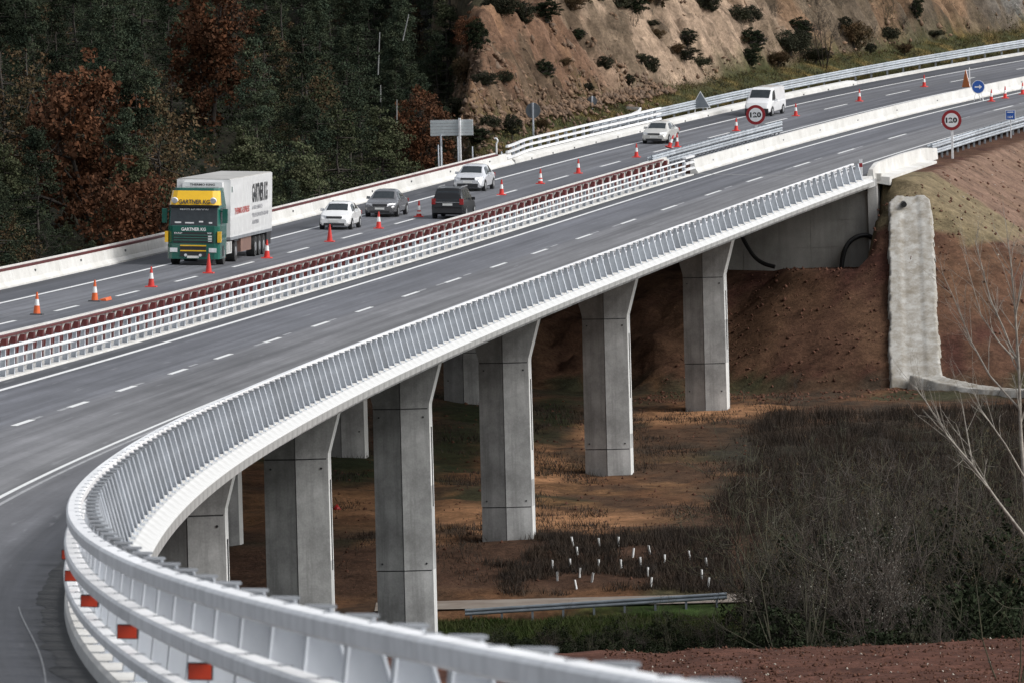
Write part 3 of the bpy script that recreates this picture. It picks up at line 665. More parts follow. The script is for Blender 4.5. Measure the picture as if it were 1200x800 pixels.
for s, oo in ((395, -14.8), (399, -15.2), (403, -15.8), (406.5, -16.6)): link('post', pm, sp_, frame(s, oo, 0, -13.1, tilt=False))

# ------------------------------------------------------------------ vehicles
def paint(name, c, rough=.25, metal=0.): return mat(name, c, tuple(x * .93 for x in c), scale=2, rough=rough, metal=metal, coat=.6)
M['car_white'] = paint('white_car_paint', (.80, .80, .79)); M['car_grey'] = paint('grey_car_paint', (.16, .16, .165), metal=.4)
M['car_silver'] = paint('silver_car_paint', (.66, .67, .69), metal=.2); M['car_black'] = mat('black_car_paint', (.010, .010, .012), (.012, .012, .013), rough=.3, coat=.15, spec=.4)
M['car_beige'] = paint('champagne_car_paint', (.60, .585, .545), metal=.2); M['van_white'] = paint('white_van_paint', (.80, .80, .80))
M['glass'] = mat('tinted_glass', (.022, .028, .032), (.035, .042, .046), rough=.08, spec=.45)
M['tyre'] = mat('tyre_rubber', (.02, .02, .02), (.03, .03, .03), rough=.85); M['rim'] = mat('alloy_rim', (.45, .46, .47), (.3, .3, .31), rough=.35, metal=.6)
M['lamp'] = mat('clear_lamp_lens', (.82, .83, .84), (.6, .61, .63), rough=.1, coat=1.); M['tail'] = mat('red_lamp_lens', (.35, .012, .012), (.25, .01, .01), rough=.15, coat=1.)
M['amber'] = mat('amber_lens', (.8, .3, .02), (.7, .25, .02), rough=.2); M['plate'] = mat('number_plate', (.75, .75, .72), (.65, .65, .62), rough=.4)
M['trim'] = mat('black_plastic_trim', (.02, .02, .022), (.028, .028, .03), rough=.55)
def car(root, L, Wd, stations, glassx, paint_m, wheel_r, wx, kind='car', plates=True, rear_view=False, mirror=True, bumper_m=None):
    """stations: (x, z_bottom, z_belt, z_top, half_width, top_half_width); glassx: windscreen (x0,x1), side windows [(x0,x1)], rear window (x0,x1); +X forward, x from 0 (rear) to L"""
    st = np.array(stations, float); X0 = st[:, 0] - L / 2
    def at(x): return [np.interp(x, st[:, 0], st[:, k]) for k in range(1, 6)]
    def sect(x):
        zb, zw, zt, w, tw = at(x); zs = zb + .10
        half = [(w * .86, zb), (w * .98, zs), (w, zb + (zw - zb) * .5), (w * .985, zw - .06), (w * .95, zw)]
        k = zt - zw
        half += [(w * .95 + (tw - w * .95) * .55, zw + k * .55), (tw, zt - min(.05, k * .2)), (tw * .82, zt), (tw * .4, zt + .018)]
        return half
    xs_ = sorted(set(list(st[:, 0]) + list(np.linspace(0, L, 22))))
    mb = MB(); R = []
    for x in xs_:
        h = sect(x); R.append([(x - L / 2, y, z) for y, z in h] + [(x - L / 2, -y, z) for y, z in h[::-1]])
    mb.rings(R); mb.build('body', paint_m, root, smooth=False)
    def side_pt(x, t, off=.012):
        zb, zw, zt, w, tw = at(x); y0, z0 = w * .95, zw; k = zt - zw
        y1, z1 = w * .95 + (tw - w * .95) * .55, zw + k * .55; y2, z2 = tw, zt - min(.05, k * .2)
        y, z = (y0 + (y1 - y0) * t / .55, z0 + (z1 - z0) * t / .55) if t < .55 else (y1 + (y2 - y1) * (t - .55) / .45, z1 + (z2 - z1) * (t - .55) / .45)
        return y + off, z
    (wa, wb), sides, (ra, rb_) = glassx
    for a, b, nm in ((wa, wb, 'windscreen'), (ra, rb_, 'rear_window')):
        if a is None: continue
        mb = MB(); pts = []
        for x in np.linspace(a, b, 5):
            zb, zw, zt, w, tw = at(x); sg = 1 if nm == 'windscreen' else -1; dz = .022
            pts.append([(x - L / 2 + sg * .012, y * tw * .88, zt + dz - abs(y) ** 4 * .02) for y in (-1, -.6, 0, .6, 1)])
        mb.rings(pts, closed=False, caps=False); mb.build(nm, M['glass'], root)
    for sg in (1, -1):
        for a, b in sides:
            mb = MB(); pts = []
            for x, t0, t1 in ((a, .10, .12 if a < wb else .8), (a + .05, .08, .86), ((a + b) / 2, .08, .9), (b - .3, .08, .86), (b, .08, .30)):
                pts.append([(x - L / 2, sg * side_pt(x, t)[0], side_pt(x, t)[1]) for t in np.linspace(t0, t1, 4)])
            mb.rings(pts, closed=False, caps=False); mb.build('side_window', M['glass'], root)
        for x in wx:
            zb, zw, zt, w, tw = at(x)
            mb = MB(); mb.cyl((x - L / 2, sg * (w - .16), wheel_r), (x - L / 2, sg * (w + .012), wheel_r), wheel_r + .045, n=18); mb.build('wheel_arch', M['trim'], root)
            wh = MB().cyl((x - L / 2, sg * (w - .18), wheel_r), (x - L / 2, sg * (w + .03), wheel_r), wheel_r, n=20).build('wheel', M['tyre'], root)
            mb = MB(); mb.cyl((x - L / 2, sg * (w + .022), wheel_r), (x - L / 2, sg * (w + .038), wheel_r), wheel_r * .66, wheel_r * .6, n=14); mb.build('rim', M['rim'], wh)
        if mirror:
            xm = wa - .12; zb, zw, zt, w, tw = at(xm)
            mb = MB(); mb.hexa([(xm - L / 2 - .16, sg * (w + .0), zw - .02), (xm - L / 2 - .02, sg * (w + .0), zw - .02), (xm - L / 2 - .04, sg * (w + .19), zw), (xm - L / 2 - .14, sg * (w + .19), zw), (xm - L / 2 - .16, sg * (w - .02), zw + .14), (xm - L / 2 - .04, sg * (w - .02), zw + .13), (xm - L / 2 - .06, sg * (w + .17), zw + .15), (xm - L / 2 - .14, sg * (w + .17), zw + .15)]); mb.build('mirror', paint_m, root)
    return at
def face_box(root, name, m_, x, y0, y1, z0, z1, d=.05, slant=0):
    mb = MB(); mb.hexa([(x - d, y0, z0), (x, y0, z0), (x, y1, z0), (x - d, y1, z0), (x - d - slant, y0, z1), (x - slant, y0, z1), (x - slant, y1, z1), (x - d - slant, y1, z1)]); return mb.build(name, m_, root)
def saloon_front(root, L, w, zg=.5, lampz=.60, grille=True, lower=True, plate=True):
    f = L / 2
    for sg in (1, -1):
        a, b = sg * (w - .08), sg * (w - .48)
        mb = MB(); mb.hexa([(f - .26, a, lampz), (f + .02, b, lampz - .02), (f - .12, b, lampz - .02), (f - .45, a, lampz), (f - .38, a, lampz + .17), (f - .03, b, lampz + .13), (f - .2, b, lampz + .12), (f - .6, a, lampz + .16)]); mb.build('headlight', M['lamp'], root)
    if grille: face_box(root, 'grille', M['trim'], f + .012, -.42, .42, zg + .12, zg + .22, .08, .02)
    if lower: face_box(root, 'air_intake', M['trim'], f + .02, -.55, .55, .22, .36, .08)
    if plate: face_box(root, 'number_plate', M['plate'], f + .035, -.26, .26, zg - .08, zg + .03, .03)
def rear_set(root, L, w, z0, z1, plate_z, tw=.16):
    f = L / 2
    for sg in (1, -1):
        a, b = sg * (w - .02), sg * (w - tw - .04); mb = MB(); mb.box(-f - .02, -f + .14, min(a, b), max(a, b), z0, z1); mb.build('tail_light', M['tail'], root)
    mb = MB(); mb.box(-f - .03, -f + .03, -.27, .27, plate_z, plate_z + .12); mb.build('number_plate', M['plate'], root)
def hatch_stations(L, w, hood=.78, roof=1.44, cowl=.92, nose=.62):
    return [(0, .42, .70, .72, w * .86, w * .75), (.12, .30, .86, .92, w * .95, w * .78), (.35, .24, .92, 1.12, w, w * .70), (.85, .22, .93, roof - .06, w, w * .66), (1.5, .2, .93, roof, w, w * .68),
            (2.25, .2, .92, roof - .01, w, w * .68), (2.55, .2, .92, roof - .09, w, w * .68), (3.10, .2, .90, cowl + .12, w, w * .76), (3.25, .2, .89, cowl + .01, w, w * .82), (L - .5, .2, .74, hood, w * .98, w * .84), (L - .15, .22, .62, nose + .04, w * .92, w * .80), (L, .26, .54, nose - .05, w * .80, w * .70)]
def sedan_stations(L, w, roof=1.44, hood=.80, trunk=.98, nose=.64):
    return [(0, .36, .72, .78, w * .86, w * .74), (.1, .30, .84, .93, w * .94, w * .80), (.75, .24, .92, trunk, w, w * .82), (1.45, .2, .93, roof - .09, w, w * .66), (1.85, .2, .93, roof, w, w * .67), (2.6, .2, .92, roof - .01, w, w * .67), (2.85, .2, .92, roof - .07, w, w * .67), (3.45, .2, .90, 1.02, w, w * .76), (3.6, .2, .89, .93, w, w * .82), (L - .5, .2, .74, hood, w * .98, w * .84), (L - .15, .22, .62, nose + .04, w * .92, w * .80), (L, .26, .54, nose - .05, w * .80, w * .70)]
def place(s, o, L, face=-1): return frame(s + (L / 2 if face < 0 else L / 2), o, 0, face=face)
# white hatchback behind the truck
L = 4.1; r = thing('parked_car'.replace('parked_', 'white_'), 'white hatchback car following behind the truck', 'car', place(275.6, -9.1, L))
car(r, L, 1.68, hatch_stations(L, .84, roof=1.42), ((2.58, 3.16), [(.95, 1.75), (1.82, 2.85)], (.2, .8)), M['car_white'], .29, (.75, 3.28)); saloon_front(r, L, .84); rear_set(r, L, .84, .7, .9, .5)
L = 4.65; r = thing('grey_car', 'dark grey saloon car just behind the white hatchback', 'car', place(290.9, -9.2, L))
car(r, L, 1.76, sedan_stations(L, .88), ((2.92, 3.5), [(1.35, 2.0), (2.08, 3.1)], (.82, 1.5)), M['car_grey'], .31, (.9, 3.72)); saloon_front(r, L, .88, lower=True); rear_set(r, L, .88, .7, .88, .6)
L = 4.35; r = thing('silver_car', 'silver hatchback car next to the dark people carrier, coming this way', 'car', place(322, -9.6, L))
car(r, L, 1.84, hatch_stations(L, .92, roof=1.50, hood=.86, nose=.70, cowl=.98), ((2.58, 3.18), [(.95, 1.75), (1.82, 2.85)], (.2, .8)), M['car_silver'], .32, (.8, 3.45)); saloon_front(r, L, .92, .58, .68); rear_set(r, L, .92, .75, .95, .55)
face_box(r, 'black_intake_surround', M['trim'], L / 2 + .015, -.62, .62, .24, .46, .1)
L = 4.45; r = thing('beige_car', 'champagne coloured saloon car driving alone beside the cutting', 'car', place(379.5, -9.1, L))
car(r, L, 1.72, sedan_stations(L, .86, roof=1.42), ((2.92, 3.5), [(1.35, 2.0), (2.08, 3.1)], (.82, 1.5)), M['car_beige'], .30, (.85, 3.55)); saloon_front(r, L, .86); rear_set(r, L, .86, .7, .88, .6)
# black people carrier seen from behind
L = 4.55; r = thing('black_people_carrier', 'black people carrier seen from behind in the coned lane', 'car', place(289.7, -5.25, L, 1)); w = .90
mpv = [(0, .36, .62, .66, w * .92, w * .86), (.06, .30, .95, 1.0, w * .97, w * .90), (.16, .26, 1.0, 1.36, w, w * .78), (.5, .22, 1.0, 1.66, w, w * .74), (1.6, .2, .99, 1.70, w, w * .75), (2.7, .2, .97, 1.66, w, w * .74), (3.0, .2, .96, 1.56, w, w * .74), (3.75, .2, .94, 1.08, w, w * .82), (4.1, .2, .82, .92, w * .98, w * .86), (L - .1, .22, .66, .74, w * .92, w * .8), (L, .26, .56, .62, w * .82, w * .72)]
car(r, L, 1.8, mpv, ((3.02, 3.72), [(.45, 1.25), (1.32, 2.2), (2.27, 3.4)], (None, None)), M['car_black'], .33, (.85, 3.7))
mb = MB(); mb.hexa([(-L / 2 + .055, -.70, 1.02), (-L / 2 + .055, .70, 1.02), (-L / 2 + .14, .70, 1.02), (-L / 2 + .14, -.70, 1.02), (-L / 2 + .27, -.60, 1.52), (-L / 2 + .27, .60, 1.52), (-L / 2 + .36, .60, 1.52), (-L / 2 + .36, -.60, 1.52)]); mb.build('rear_window', M['glass'], r)
rear_set(r, L, .90, .80, 1.12, .74, .2)
mb = MB(); mb.box(-L / 2 - .035, -L / 2 + .05, -.66, .66, .90, .935); mb.build('chrome_strip', M['rim'], r)
mb = MB(); mb.box(-L / 2 - .06, -L / 2 + .1, -.84, .84, .34, .58); mb.build('rear_bumper', M['trim'], r)
for sg in (1, -1):
    mb = MB(); mb.box(-L / 2 + .7, -L / 2 + 2.9, sg * .62 - .02, sg * .62 + .02, 1.70, 1.76); mb.build('roof_rail', M['rim'], r)
# white van
L = 4.8; w = .95; r = thing('delivery_van', 'white panel van at the head of the cones under the rock cutting', 'van', place(412.8, -9.7, L))
vst = [(0, .36, 1.0, 1.90, w * .97, w * .84), (.06, .28, 1.02, 1.96, w, w * .86), (1.6, .24, 1.02, 1.97, w, w * .86), (3.0, .22, 1.02, 1.96, w, w * .85), (3.35, .22, 1.02, 1.84, w, w * .83), (4.05, .22, 1.03, 1.24, w, w * .84), (4.2, .22, 1.0, 1.10, w * .99, w * .86), (4.6, .24, .80, .94, w * .95, w * .84), (4.75, .26, .62, .72, w * .86, w * .8), (L, .28, .56, .62, w * .80, w * .74)]
car(r, L, 1.9, vst, ((3.40, 4.02), [(2.85, 3.75)], (None, None)), M['van_white'], .33, (.85, 3.95)); 
for sg in (1, -1):
    mb = MB(); mb.hexa([(L / 2 - .34, sg * .86, .78), (L / 2 - .12, sg * .50, .72), (L / 2 - .3, sg * .5, .72), (L / 2 - .5, sg * .86, .78), (L / 2 - .46, sg * .86, .98), (L / 2 - .22, sg * .5, .86), (L / 2 - .4, sg * .5, .86), (L / 2 - .6, sg * .86, .98)]); mb.build('headlight', M['lamp'], r)
face_box(r, 'front_bumper', M['trim'], L / 2 + .05, -.84, .84, .26, .56, .2); face_box(r, 'number_plate', M['plate'], L / 2 + .075, -.26, .26, .40, .51, .03)
mb = MB(); mb.hexa([(L / 2 - .42, -.45, .985), (L / 2 - .40, -.45, .985), (L / 2 - .40, .1, .985), (L / 2 - .42, .1, .985), (L / 2 - .56, -.45, 1.035), (L / 2 - .54, -.45, 1.035), (L / 2 - .54, .1, 1.035), (L / 2 - .56, .1, 1.035)]); mb.build('bonnet_grille', M['trim'], r)

# ------------------------------------------------------------------ articulated lorry
M['t_green'] = paint('dark_green_cab_paint', (.008, .105, .078)); M['t_yellow'] = paint('yellow_cab_paint', (.80, .47, .015)); M['t_white'] = paint('white_trailer_panel', (.80, .80, .79), .4)
M['t_roof'] = mat('dusty_trailer_roof', (.42, .41, .39), (.34, .33, .31), scale=.6, rough=.8); M['t_text'] = mat('dark_lettering', (.02, .025, .03), (.03, .03, .03), rough=.5)
M['t_red'] = mat('red_lettering', (.45, .05, .04), (.4, .05, .04), rough=.5); M['t_greytext'] = mat('grey_lettering', (.30, .30, .32), (.25, .25, .27), rough=.5); M['t_whitetext'] = mat('white_lettering', (.85, .85, .83), (.8, .8, .8), rough=.5)
M['t_tank'] = mat('pale_tank_cover', (.6, .6, .58), (.5, .5, .48), rough=.4); M['t_box'] = mat('brown_pallet_box', (.22, .13, .10), (.17, .10, .08), rough=.6); M['t_blue'] = mat('blue_sign_board', (.05, .07, .22), (.04, .05, .16), rough=.4)
trk = thing('articulated_lorry', 'green and yellow articulated lorry with white refrigerated trailer', 'lorry', frame(232.8, -9.2, 0, face=-1))
def hx(name, m_, x0, x1, y0, y1, z0, z1, top=None, parent=trk):
    """box, optionally with a smaller top (dx_front, dx_back, dy)"""
    df, db, dy = top or (0, 0, 0); mb = MB()
    mb.hexa([(x0, y0, z0), (x1, y0, z0), (x1, y1, z0), (x0, y1, z0), (x0 + db, y0 + dy, z1), (x1 - df, y0 + dy, z1), (x1 - df, y1 - dy, z1), (x0 + db, y1 - dy, z1)]); return mb.build(name, m_, parent)
def rounded_cab(name, m_, x0, x1, hw, z0, z1, c0, c1=None, dx=0.0, dy=0.0):
    c1 = c1 or c0
    def ring(z, c, dx_, dy_): return [(x0, hw - dy_, z), (x0, -hw + dy_, z), (x1 - c - dx_, -hw + dy_, z), (x1 - c * .35 - dx_, -hw + c * .35 + dy_, z), (x1 - dx_, -hw + c * 1.1 + dy_, z), (x1 - dx_, hw - c * 1.1 - dy_, z), (x1 - c * .35 - dx_, hw - c * .35 - dy_, z), (x1 - c - dx_, hw - dy_, z)]
    mb = MB(); mb.rings([ring(z0, c0, 0, 0), ring(z1, c1, dx, dy)]); return mb.build(name, m_, trk)
rounded_cab('bumper', M['t_green'], -1.9, 0.06, 1.25, .30, 1.02, .22)
rounded_cab('cab_body', M['t_green'], -2.15, 0.0, 1.24, 1.02, 1.84, .22, dx=.02)
rounded_cab('cab_upper', M['t_green'], -2.15, -.03, 1.24, 1.84, 2.80, .22, dx=.20, dy=.03)
rounded_cab('roof_fairing', M['t_green'], -2.15, -.62, 1.20, 2.80, 3.62, .25, dx=.28, dy=.12)
rounded_cab('yellow_visor', M['t_yellow'], -.75, -.08, 1.215, 2.82, 3.50, .30, dx=.42, dy=.06)
def cabplate(name, m_, y0, y1, z0, z1, x0, x1, t=.02):
    mb = MB(); mb.hexa([(x0 - .1, y0, z0), (x0 + t, y0, z0), (x0 + t, y1, z0), (x0 - .1, y1, z0), (x1 - .1, y0 * .985, z1), (x1 + t, y0 * .985, z1), (x1 + t, y1 * .985, z1), (x1 - .1, y1 * .985, z1)]); return mb.build(name, m_, trk)
ws = cabplate('windscreen', M['glass'], -1.12, 1.12, 1.88, 2.74, -.05, -.20)
cabplate('sun_visor', M['trim'], -1.2, 1.2, 2.72, 2.84, -.10, -.02, .03)
for yy, zz, w_ in ((-.75, 1.98, .3), (-.2, 1.96, .42), (.35, 2.02, .2), (.8, 1.97, .16)): MB().box(-.06, -.045, yy - w_ / 2, yy + w_ / 2, zz, zz + .07).build('dashboard_paper', M['t_whitetext'], ws)
put_text('FRESTLAG FROON', M['t_whitetext'], Matrix.Translation((-.155, 0, 2.62)) @ Matrix.Rotation(math.radians(90), 4, 'Z') @ Matrix.Rotation(math.radians(90), 4, 'X'), ws, 1.35, .09)
bb = cabplate('header_board', M['t_blue'], -.72, .72, 2.54, 2.70, -.175, -.20)
cabplate('upper_grille', M['trim'], -.95, .95, 1.06, 1.56, .015, .0)
for z in (1.16, 1.28, 1.40): cabplate('grille_bar', M['t_green'], -.93, .93, z, z + .05, .03, .03)
cabplate('lower_grille', M['trim'], -.62, .62, .42, .96, .075, .07)
for z in (.66, .90): cabplate('yellow_bar', M['t_yellow'], -.62, .62, z, z + .06, .09, .09)
for sg in (1, -1):
    mb = MB(); mb.box(-.22, .045, sg * 1.255 - .11, sg * 1.255 + .01 * sg + .05, 1.08, 1.60); mb.build('yellow_deflector', M['t_yellow'], trk)
    mb = MB(); mb.box(-.10, .085, sg * .93 - .18, sg * .93 + .18, .62, .82); mb.build('headlight', M['lamp'], trk)
    mb = MB(); mb.cyl((-.12, sg * .92, 3.06), (-.06, sg * .92, 3.03), .16, .14, n=12); mb.build('roof_lamp', M['lamp'], trk)
    mb = MB(); mb.box(-.55, -.30, sg * 1.44 - .12, sg * 1.44 + .12, 1.98, 2.66); mb.box(-.46, -.40, min(sg * 1.2, sg * 1.4), max(sg * 1.2, sg * 1.4), 2.5, 2.56); mb.build('mirror', M['t_green'], trk)
    mb = MB(); mb.hexa([(-1.55, sg * 1.235, 1.95), (-.45, sg * 1.235, 1.95), (-.45, sg * 1.255, 1.95), (-1.55, sg * 1.255, 1.95), (-1.5, sg * 1.215, 2.68), (-.60, sg * 1.215, 2.68), (-.60, sg * 1.235, 2.68), (-1.5, sg * 1.235, 2.68)]); mb.build('side_window', M['glass'], trk)
    mb = MB(); mb.cyl((.10, sg * .35, .48), (.16, sg * .35, .48), .07, n=10); mb.build('fog_lamp', M['lamp'], trk)
FT = Matrix.Rotation(math.radians(90), 4, 'Z') @ Matrix.Rotation(math.radians(90), 4, 'X')
put_text('GARTNER KG', M['t_text'], Matrix.Translation((-.115, 0, 2.99)) @ Matrix.Rotation(math.radians(-31), 4, 'Y') @ FT, trk, 1.5, .24, bold=.035)
put_text('GARTNER KG', M['t_whitetext'], Matrix.Translation((.008, 0, 1.70)) @ FT, trk, 1.18, .16, bold=.035)
put_text('DAF', M['t_whitetext'], Matrix.Translation((.052, -.72, 1.515)) @ FT, trk, .38, .07); put_text('XF', M['t_whitetext'], Matrix.Translation((.052, .76, 1.515)) @ FT, trk, .22, .07)
face_box(trk, 'number_plate', M['plate'], .13, -.28, .28, .34, .45, .04)
face_box(trk, 'badge', M['plate'], .05, .70, .88, 1.12, 1.4, .04)
# trailer
tl = link('trailer', None, trk)
hx('trailer_body', M['t_white'], -16.4, -3.0, -1.29, 1.29, 1.22, 3.96, parent=tl); hx('trailer_roof', M['t_roof'], -16.35, -3.02, -1.24, 1.24, 3.955, 4.0, parent=tl)
hx('side_skirt_rail', M['galv_dark'], -16.4, -3.0, -1.30, 1.30, 1.08, 1.225, parent=tl)
hx('cooling_unit', M['t_white'], -3.02, -2.50, -1.0, 1.0, 2.7, 3.85, (.1, 0, .05), parent=tl); hx('cooling_grille', M['trim'], -2.6, -2.47, -.8, .8, 3.45, 3.62, parent=tl)
put_text('THERMO KING', M['t_text'], Matrix.Translation((-2.575, 0, 3.73)) @ FT, tl, 1.2, .11)
for x in np.linspace(-15.3, -4.2, 9): hx('panel_rib', M['t_white'], x - .012, x + .012, 1.285, 1.298, 1.24, 3.92, parent=tl)
ST = Matrix.Rotation(math.radians(180), 4, 'Z') @ Matrix.Rotation(math.radians(90), 4, 'X')
put_text('GARTNER KG', M['t_text'], Matrix.Translation((-12.3, 1.304, 3.12)) @ ST, tl, 5.0, .92, bold=.03)
put_text('THERMO-EXPRESS', M['t_red'], Matrix.Translation((-6.6, 1.304, 2.42)) @ ST, tl, 4.6, .30)
for z, t_, wd in ((2.42, 'A-4650 LAMBACH', 3.3), (2.05, 'TELEFON 0724-20-90', 5.2), (1.72, 'AUSTRIA', 2.2)): put_text(t_, M['t_greytext'], Matrix.Translation((-9.85 - wd / 2, 1.304, z)) @ ST, tl, wd, .2)
hx('green_mark', M['t_green'], -3.55, -3.35, 1.29, 1.304, 3.35, 3.62, parent=tl)
hx('chassis', M['trim'], -16.2, -.4, -.5, .5, .75, 1.08)
def wheel(x, sg, r_=.5, wd=.34, y=1.24, parent=trk):
    wh = MB().cyl((x, sg * (y - wd), r_), (x, sg * y, r_), r_, n=22).build('wheel', M['tyre'], parent); MB().cyl((x, sg * (y - .03), r_), (x, sg * (y + .012), r_), r_ * .52, r_ * .42, n=12).build('rim', M['rim'], wh)
for sg in (1, -1):
    wheel(-1.42, sg); wheel(-5.1, sg, wd=.6)
    for x in (-11.4, -12.72, -14.04): wheel(x, sg, wd=.4, parent=tl)
    mb = MB(); mb.box(-3.95, -2.35, sg * 1.22 - (.5 if sg > 0 else 0), sg * 1.22 + (0 if sg > 0 else .5), .45, 1.02); mb.build('tank_cover', M['t_tank'], trk)
    for k in range(3): hx('tank_slit', M['trim'], -3.55 + .5 * k, -3.50 + .5 * k, sg * 1.225 - .004, sg * 1.225 + .004, .5, .98)
    mb = MB(); mb.box(-10.2, -6.9, sg * 1.2 - (.5 if sg > 0 else 0), sg * 1.2 + (0 if sg > 0 else .5), .40, 1.07); mb.build('pallet_box', M['t_box'], tl)
    mb = MB(); mb.box(-5.75, -4.45, sg * 1.25 - .02, sg * 1.25 + .02, .98, 1.06); mb.build('mudguard', M['trim'], trk)
hx('rear_bumper', M['trim'], -16.5, -15.1, -1.22, 1.22, .45, 1.08, parent=tl)
for x in (-1.0, -.75): hx('step', M['trim'], x - .3, x - .05, 1.235, 1.26, .4, .9)

# ------------------------------------------------------------------ traffic cones
M['c_red'] = mat('red_cone_plastic', (.62, .030, .022), (.5, .03, .02), rough=.5, vary=.12); M['c_or'] = mat('orange_cone_plastic', (.72, .13, .025), (.6, .1, .02), rough=.5)
M['c_wh'] = mat('white_cone_sleeve', (.82, .82, .80), (.7, .7, .69), rough=.45)
def cone_meshes(red, base):
    rr = lambda h: .145 - .115 * (h / .84)
    def seg(a, b, m_): return MB().cyl((0, 0, a), (0, 0, b), rr(a), rr(b), n=14).mesh('cone_band', m_)
    mb = MB(); mb.hexa([(-.24, -.24, 0), (.24, -.24, 0), (.24, .24, 0), (-.24, .24, 0), (-.22, -.22, .045), (.22, -.22, .045), (.22, .22, .045), (-.22, .22, .045)])
    return dict(base=mb.mesh('base', base), low=seg(.045, .34, red), sleeve=seg(.34, .58, M['c_wh']), top=seg(.58, .84, red), body=seg(.045, .84, red))
CR = cone_meshes(M['c_red'], M['c_red']); CO = cone_meshes(M['c_or'], M['dark_steel'])
CONES = [(175.0, -7.2, CO, 1, 'orange cone with white band on dark base, leftmost on the lane line'), (190.5, -7.1, CO, 1, 'orange cone with torn orange scrap at its foot, left of the truck'),
         (207.5, -7.2, CR, 1, 'red and white cone, second to the left of the truck cab'.replace('second', 'closest one')), (224, -7.1, CR, 0, 'plain red cone standing in front of the truck cab'),
         (242, -7.1, CR, 1, 'red and white cone beside the rear of the lorry trailer'), (262, -7.1, CR, 0, 'plain red cone in front of the white hatchback'),
         (278, -7.1, CR, 1, 'red and white cone in front of the dark grey saloon'), (292, -7.2, CR, 2, 'red cone with two white bands left of the black people carrier'),
         (318.5, -6.95, CR, 1, 'red and white cone just right of the silver hatchback'), (332, -7.0, CR, 2, 'red cone with two white bands, second past the silver hatchback'),
         (344.5, -6.95, CR, 1, 'red and white cone third past the silver hatchback'), (364, -7.0, CR, 1, 'red and white cone left of the champagne saloon'),
         (375, -7.1, CR, 3, 'tilted cone leaning by the champagne saloon wheel'), (376.6, -6.9, CR, 1, 'upright red and white cone touching the end of the median guardrail'),
         (396, -7.1, CR, 1, 'red and white cone left of the first round speed sign'), (414, -7.15, CR, 1, 'red and white cone beside the white van'), (432, -7.1, CR, 1, 'red and white cone next past the white van'),
         (450.5, -7.3, CR, 1, 'red and white cone farthest up the far lanes'), (440, .75, CR, 1, 'red and white cone right of the blue arrow sign'),
         (444, .75, CR, 1, 'middle one of three cones beside the median wall past the arrow sign'), (449, .75, CR, 1, 'cone beside the median wall at the right picture edge')]
for s, o, Kd, sl, lab in CONES:
    fr = frame(s, o, .004)
    if sl == 3: fr = fr @ Matrix.Translation((0, 0, .03)) @ Matrix.Rotation(.3, 4, 'X') @ Matrix.Rotation(.25, 4, 'Y')
    c_ = thing('traffic_cone', lab, 'traffic cone', fr @ Matrix.Scale(1.06, 4), 'cones along the closed lane'); link('base', Kd['base'], c_)
    if sl == 0: link('cone_body', Kd['body'], c_)
    else:
        link('lower_band', Kd['low'], c_); link('white_sleeve', Kd['sleeve'], c_); link('top_band', Kd['top'], c_)
        if sl == 2: MB().cyl((0, 0, .16), (0, 0, .27), .127, .112, n=14).build('white_sleeve', M['c_wh'], c_)
fr = frame(191.6, -6.85, .01); mb = MB(); mb.hexa([(-.5, -.16, 0), (.45, -.25, .02), (.5, .1, .03), (-.4, .2, 0), (-.45, -.1, .10), (.42, -.2, .16), (.45, .05, .10), (-.35, .15, .06)])
tag(mb.build('plastic_scrap', M['c_or'], None, fr), 'torn orange plastic scrap lying beside the second cone', 'litter')

# ------------------------------------------------------------------ signs
M['s_back'] = mat('grey_sign_back', (.16, .18, .20), (.12, .14, .16), rough=.5, metal=.2); M['s_alu'] = mat('ribbed_aluminium', (.70, .74, .74), (.60, .64, .65), rough=.45, metal=.2)
M['s_red'] = mat('sign_red', (.30, .012, .018), (.25, .012, .016), rough=.4); M['s_white'] = mat('sign_white', (.82, .82, .82), (.74, .74, .74), rough=.4); M['s_black'] = mat('sign_black', (.012, .012, .012), (.02, .02, .02), rough=.5)
M['s_blue'] = mat('sign_blue', (.015, .10, .42), (.015, .085, .36), rough=.4); M['s_or'] = mat('sign_orange', (.6, .16, .015), (.5, .12, .01), rough=.45)
def disc(name, m_, x, r_, z, parent, t=.012, n=40): return MB().cyl((x - t, 0, z), (x, 0, z), r_, n=n).build(name, m_, parent)
def speed_sign(s, o, ctr, lab, rad=.66, gz=-.05):
    r = thing('speed_sign', lab, 'road sign', frame(s, o, gz, face=-1, tilt=False))
    MB().box(-.09, -.01, -.07, .07, -.3, ctr + rad * .7).build('post', M['galv_white'], r)
    disc('back_plate', M['s_back'], .01, rad, ctr, r); disc('red_ring', M['s_red'], .022, rad, ctr, r); disc('white_face', M['s_white'], .034, rad * .70, ctr, r)
    put_text('120', M['s_black'], Matrix.Translation((.040, 0, ctr)) @ FT, r, rad * 1.16, rad * .54, 'numerals', .045)
    for a in (42, -42):
        mb = MB(); mb.box(.042, .046, -rad * .22, rad * .22, -.022, .022); mb.build('cover_tape', M['s_white'], r, Matrix.Translation((0, 0, ctr)) @ Matrix.Rotation(math.radians(a), 4, 'X'))
    return r
speed_sign(385.5, -3.4, 1.75, 'round red-ringed speed limit sign in front of the white van')
speed_sign(377.5, 11.3, 2.45, 'round red-ringed speed limit sign above the red earth bank')
r = thing('arrow_sign', 'round blue sign with white arrow pointing right on low legs', 'road sign', frame(440.5, -.35, 0, face=-1, tilt=False))
disc('white_rim', M['s_white'], .0, .50, 1.02, r); disc('blue_face', M['s_blue'], .012, .455, 1.02, r)
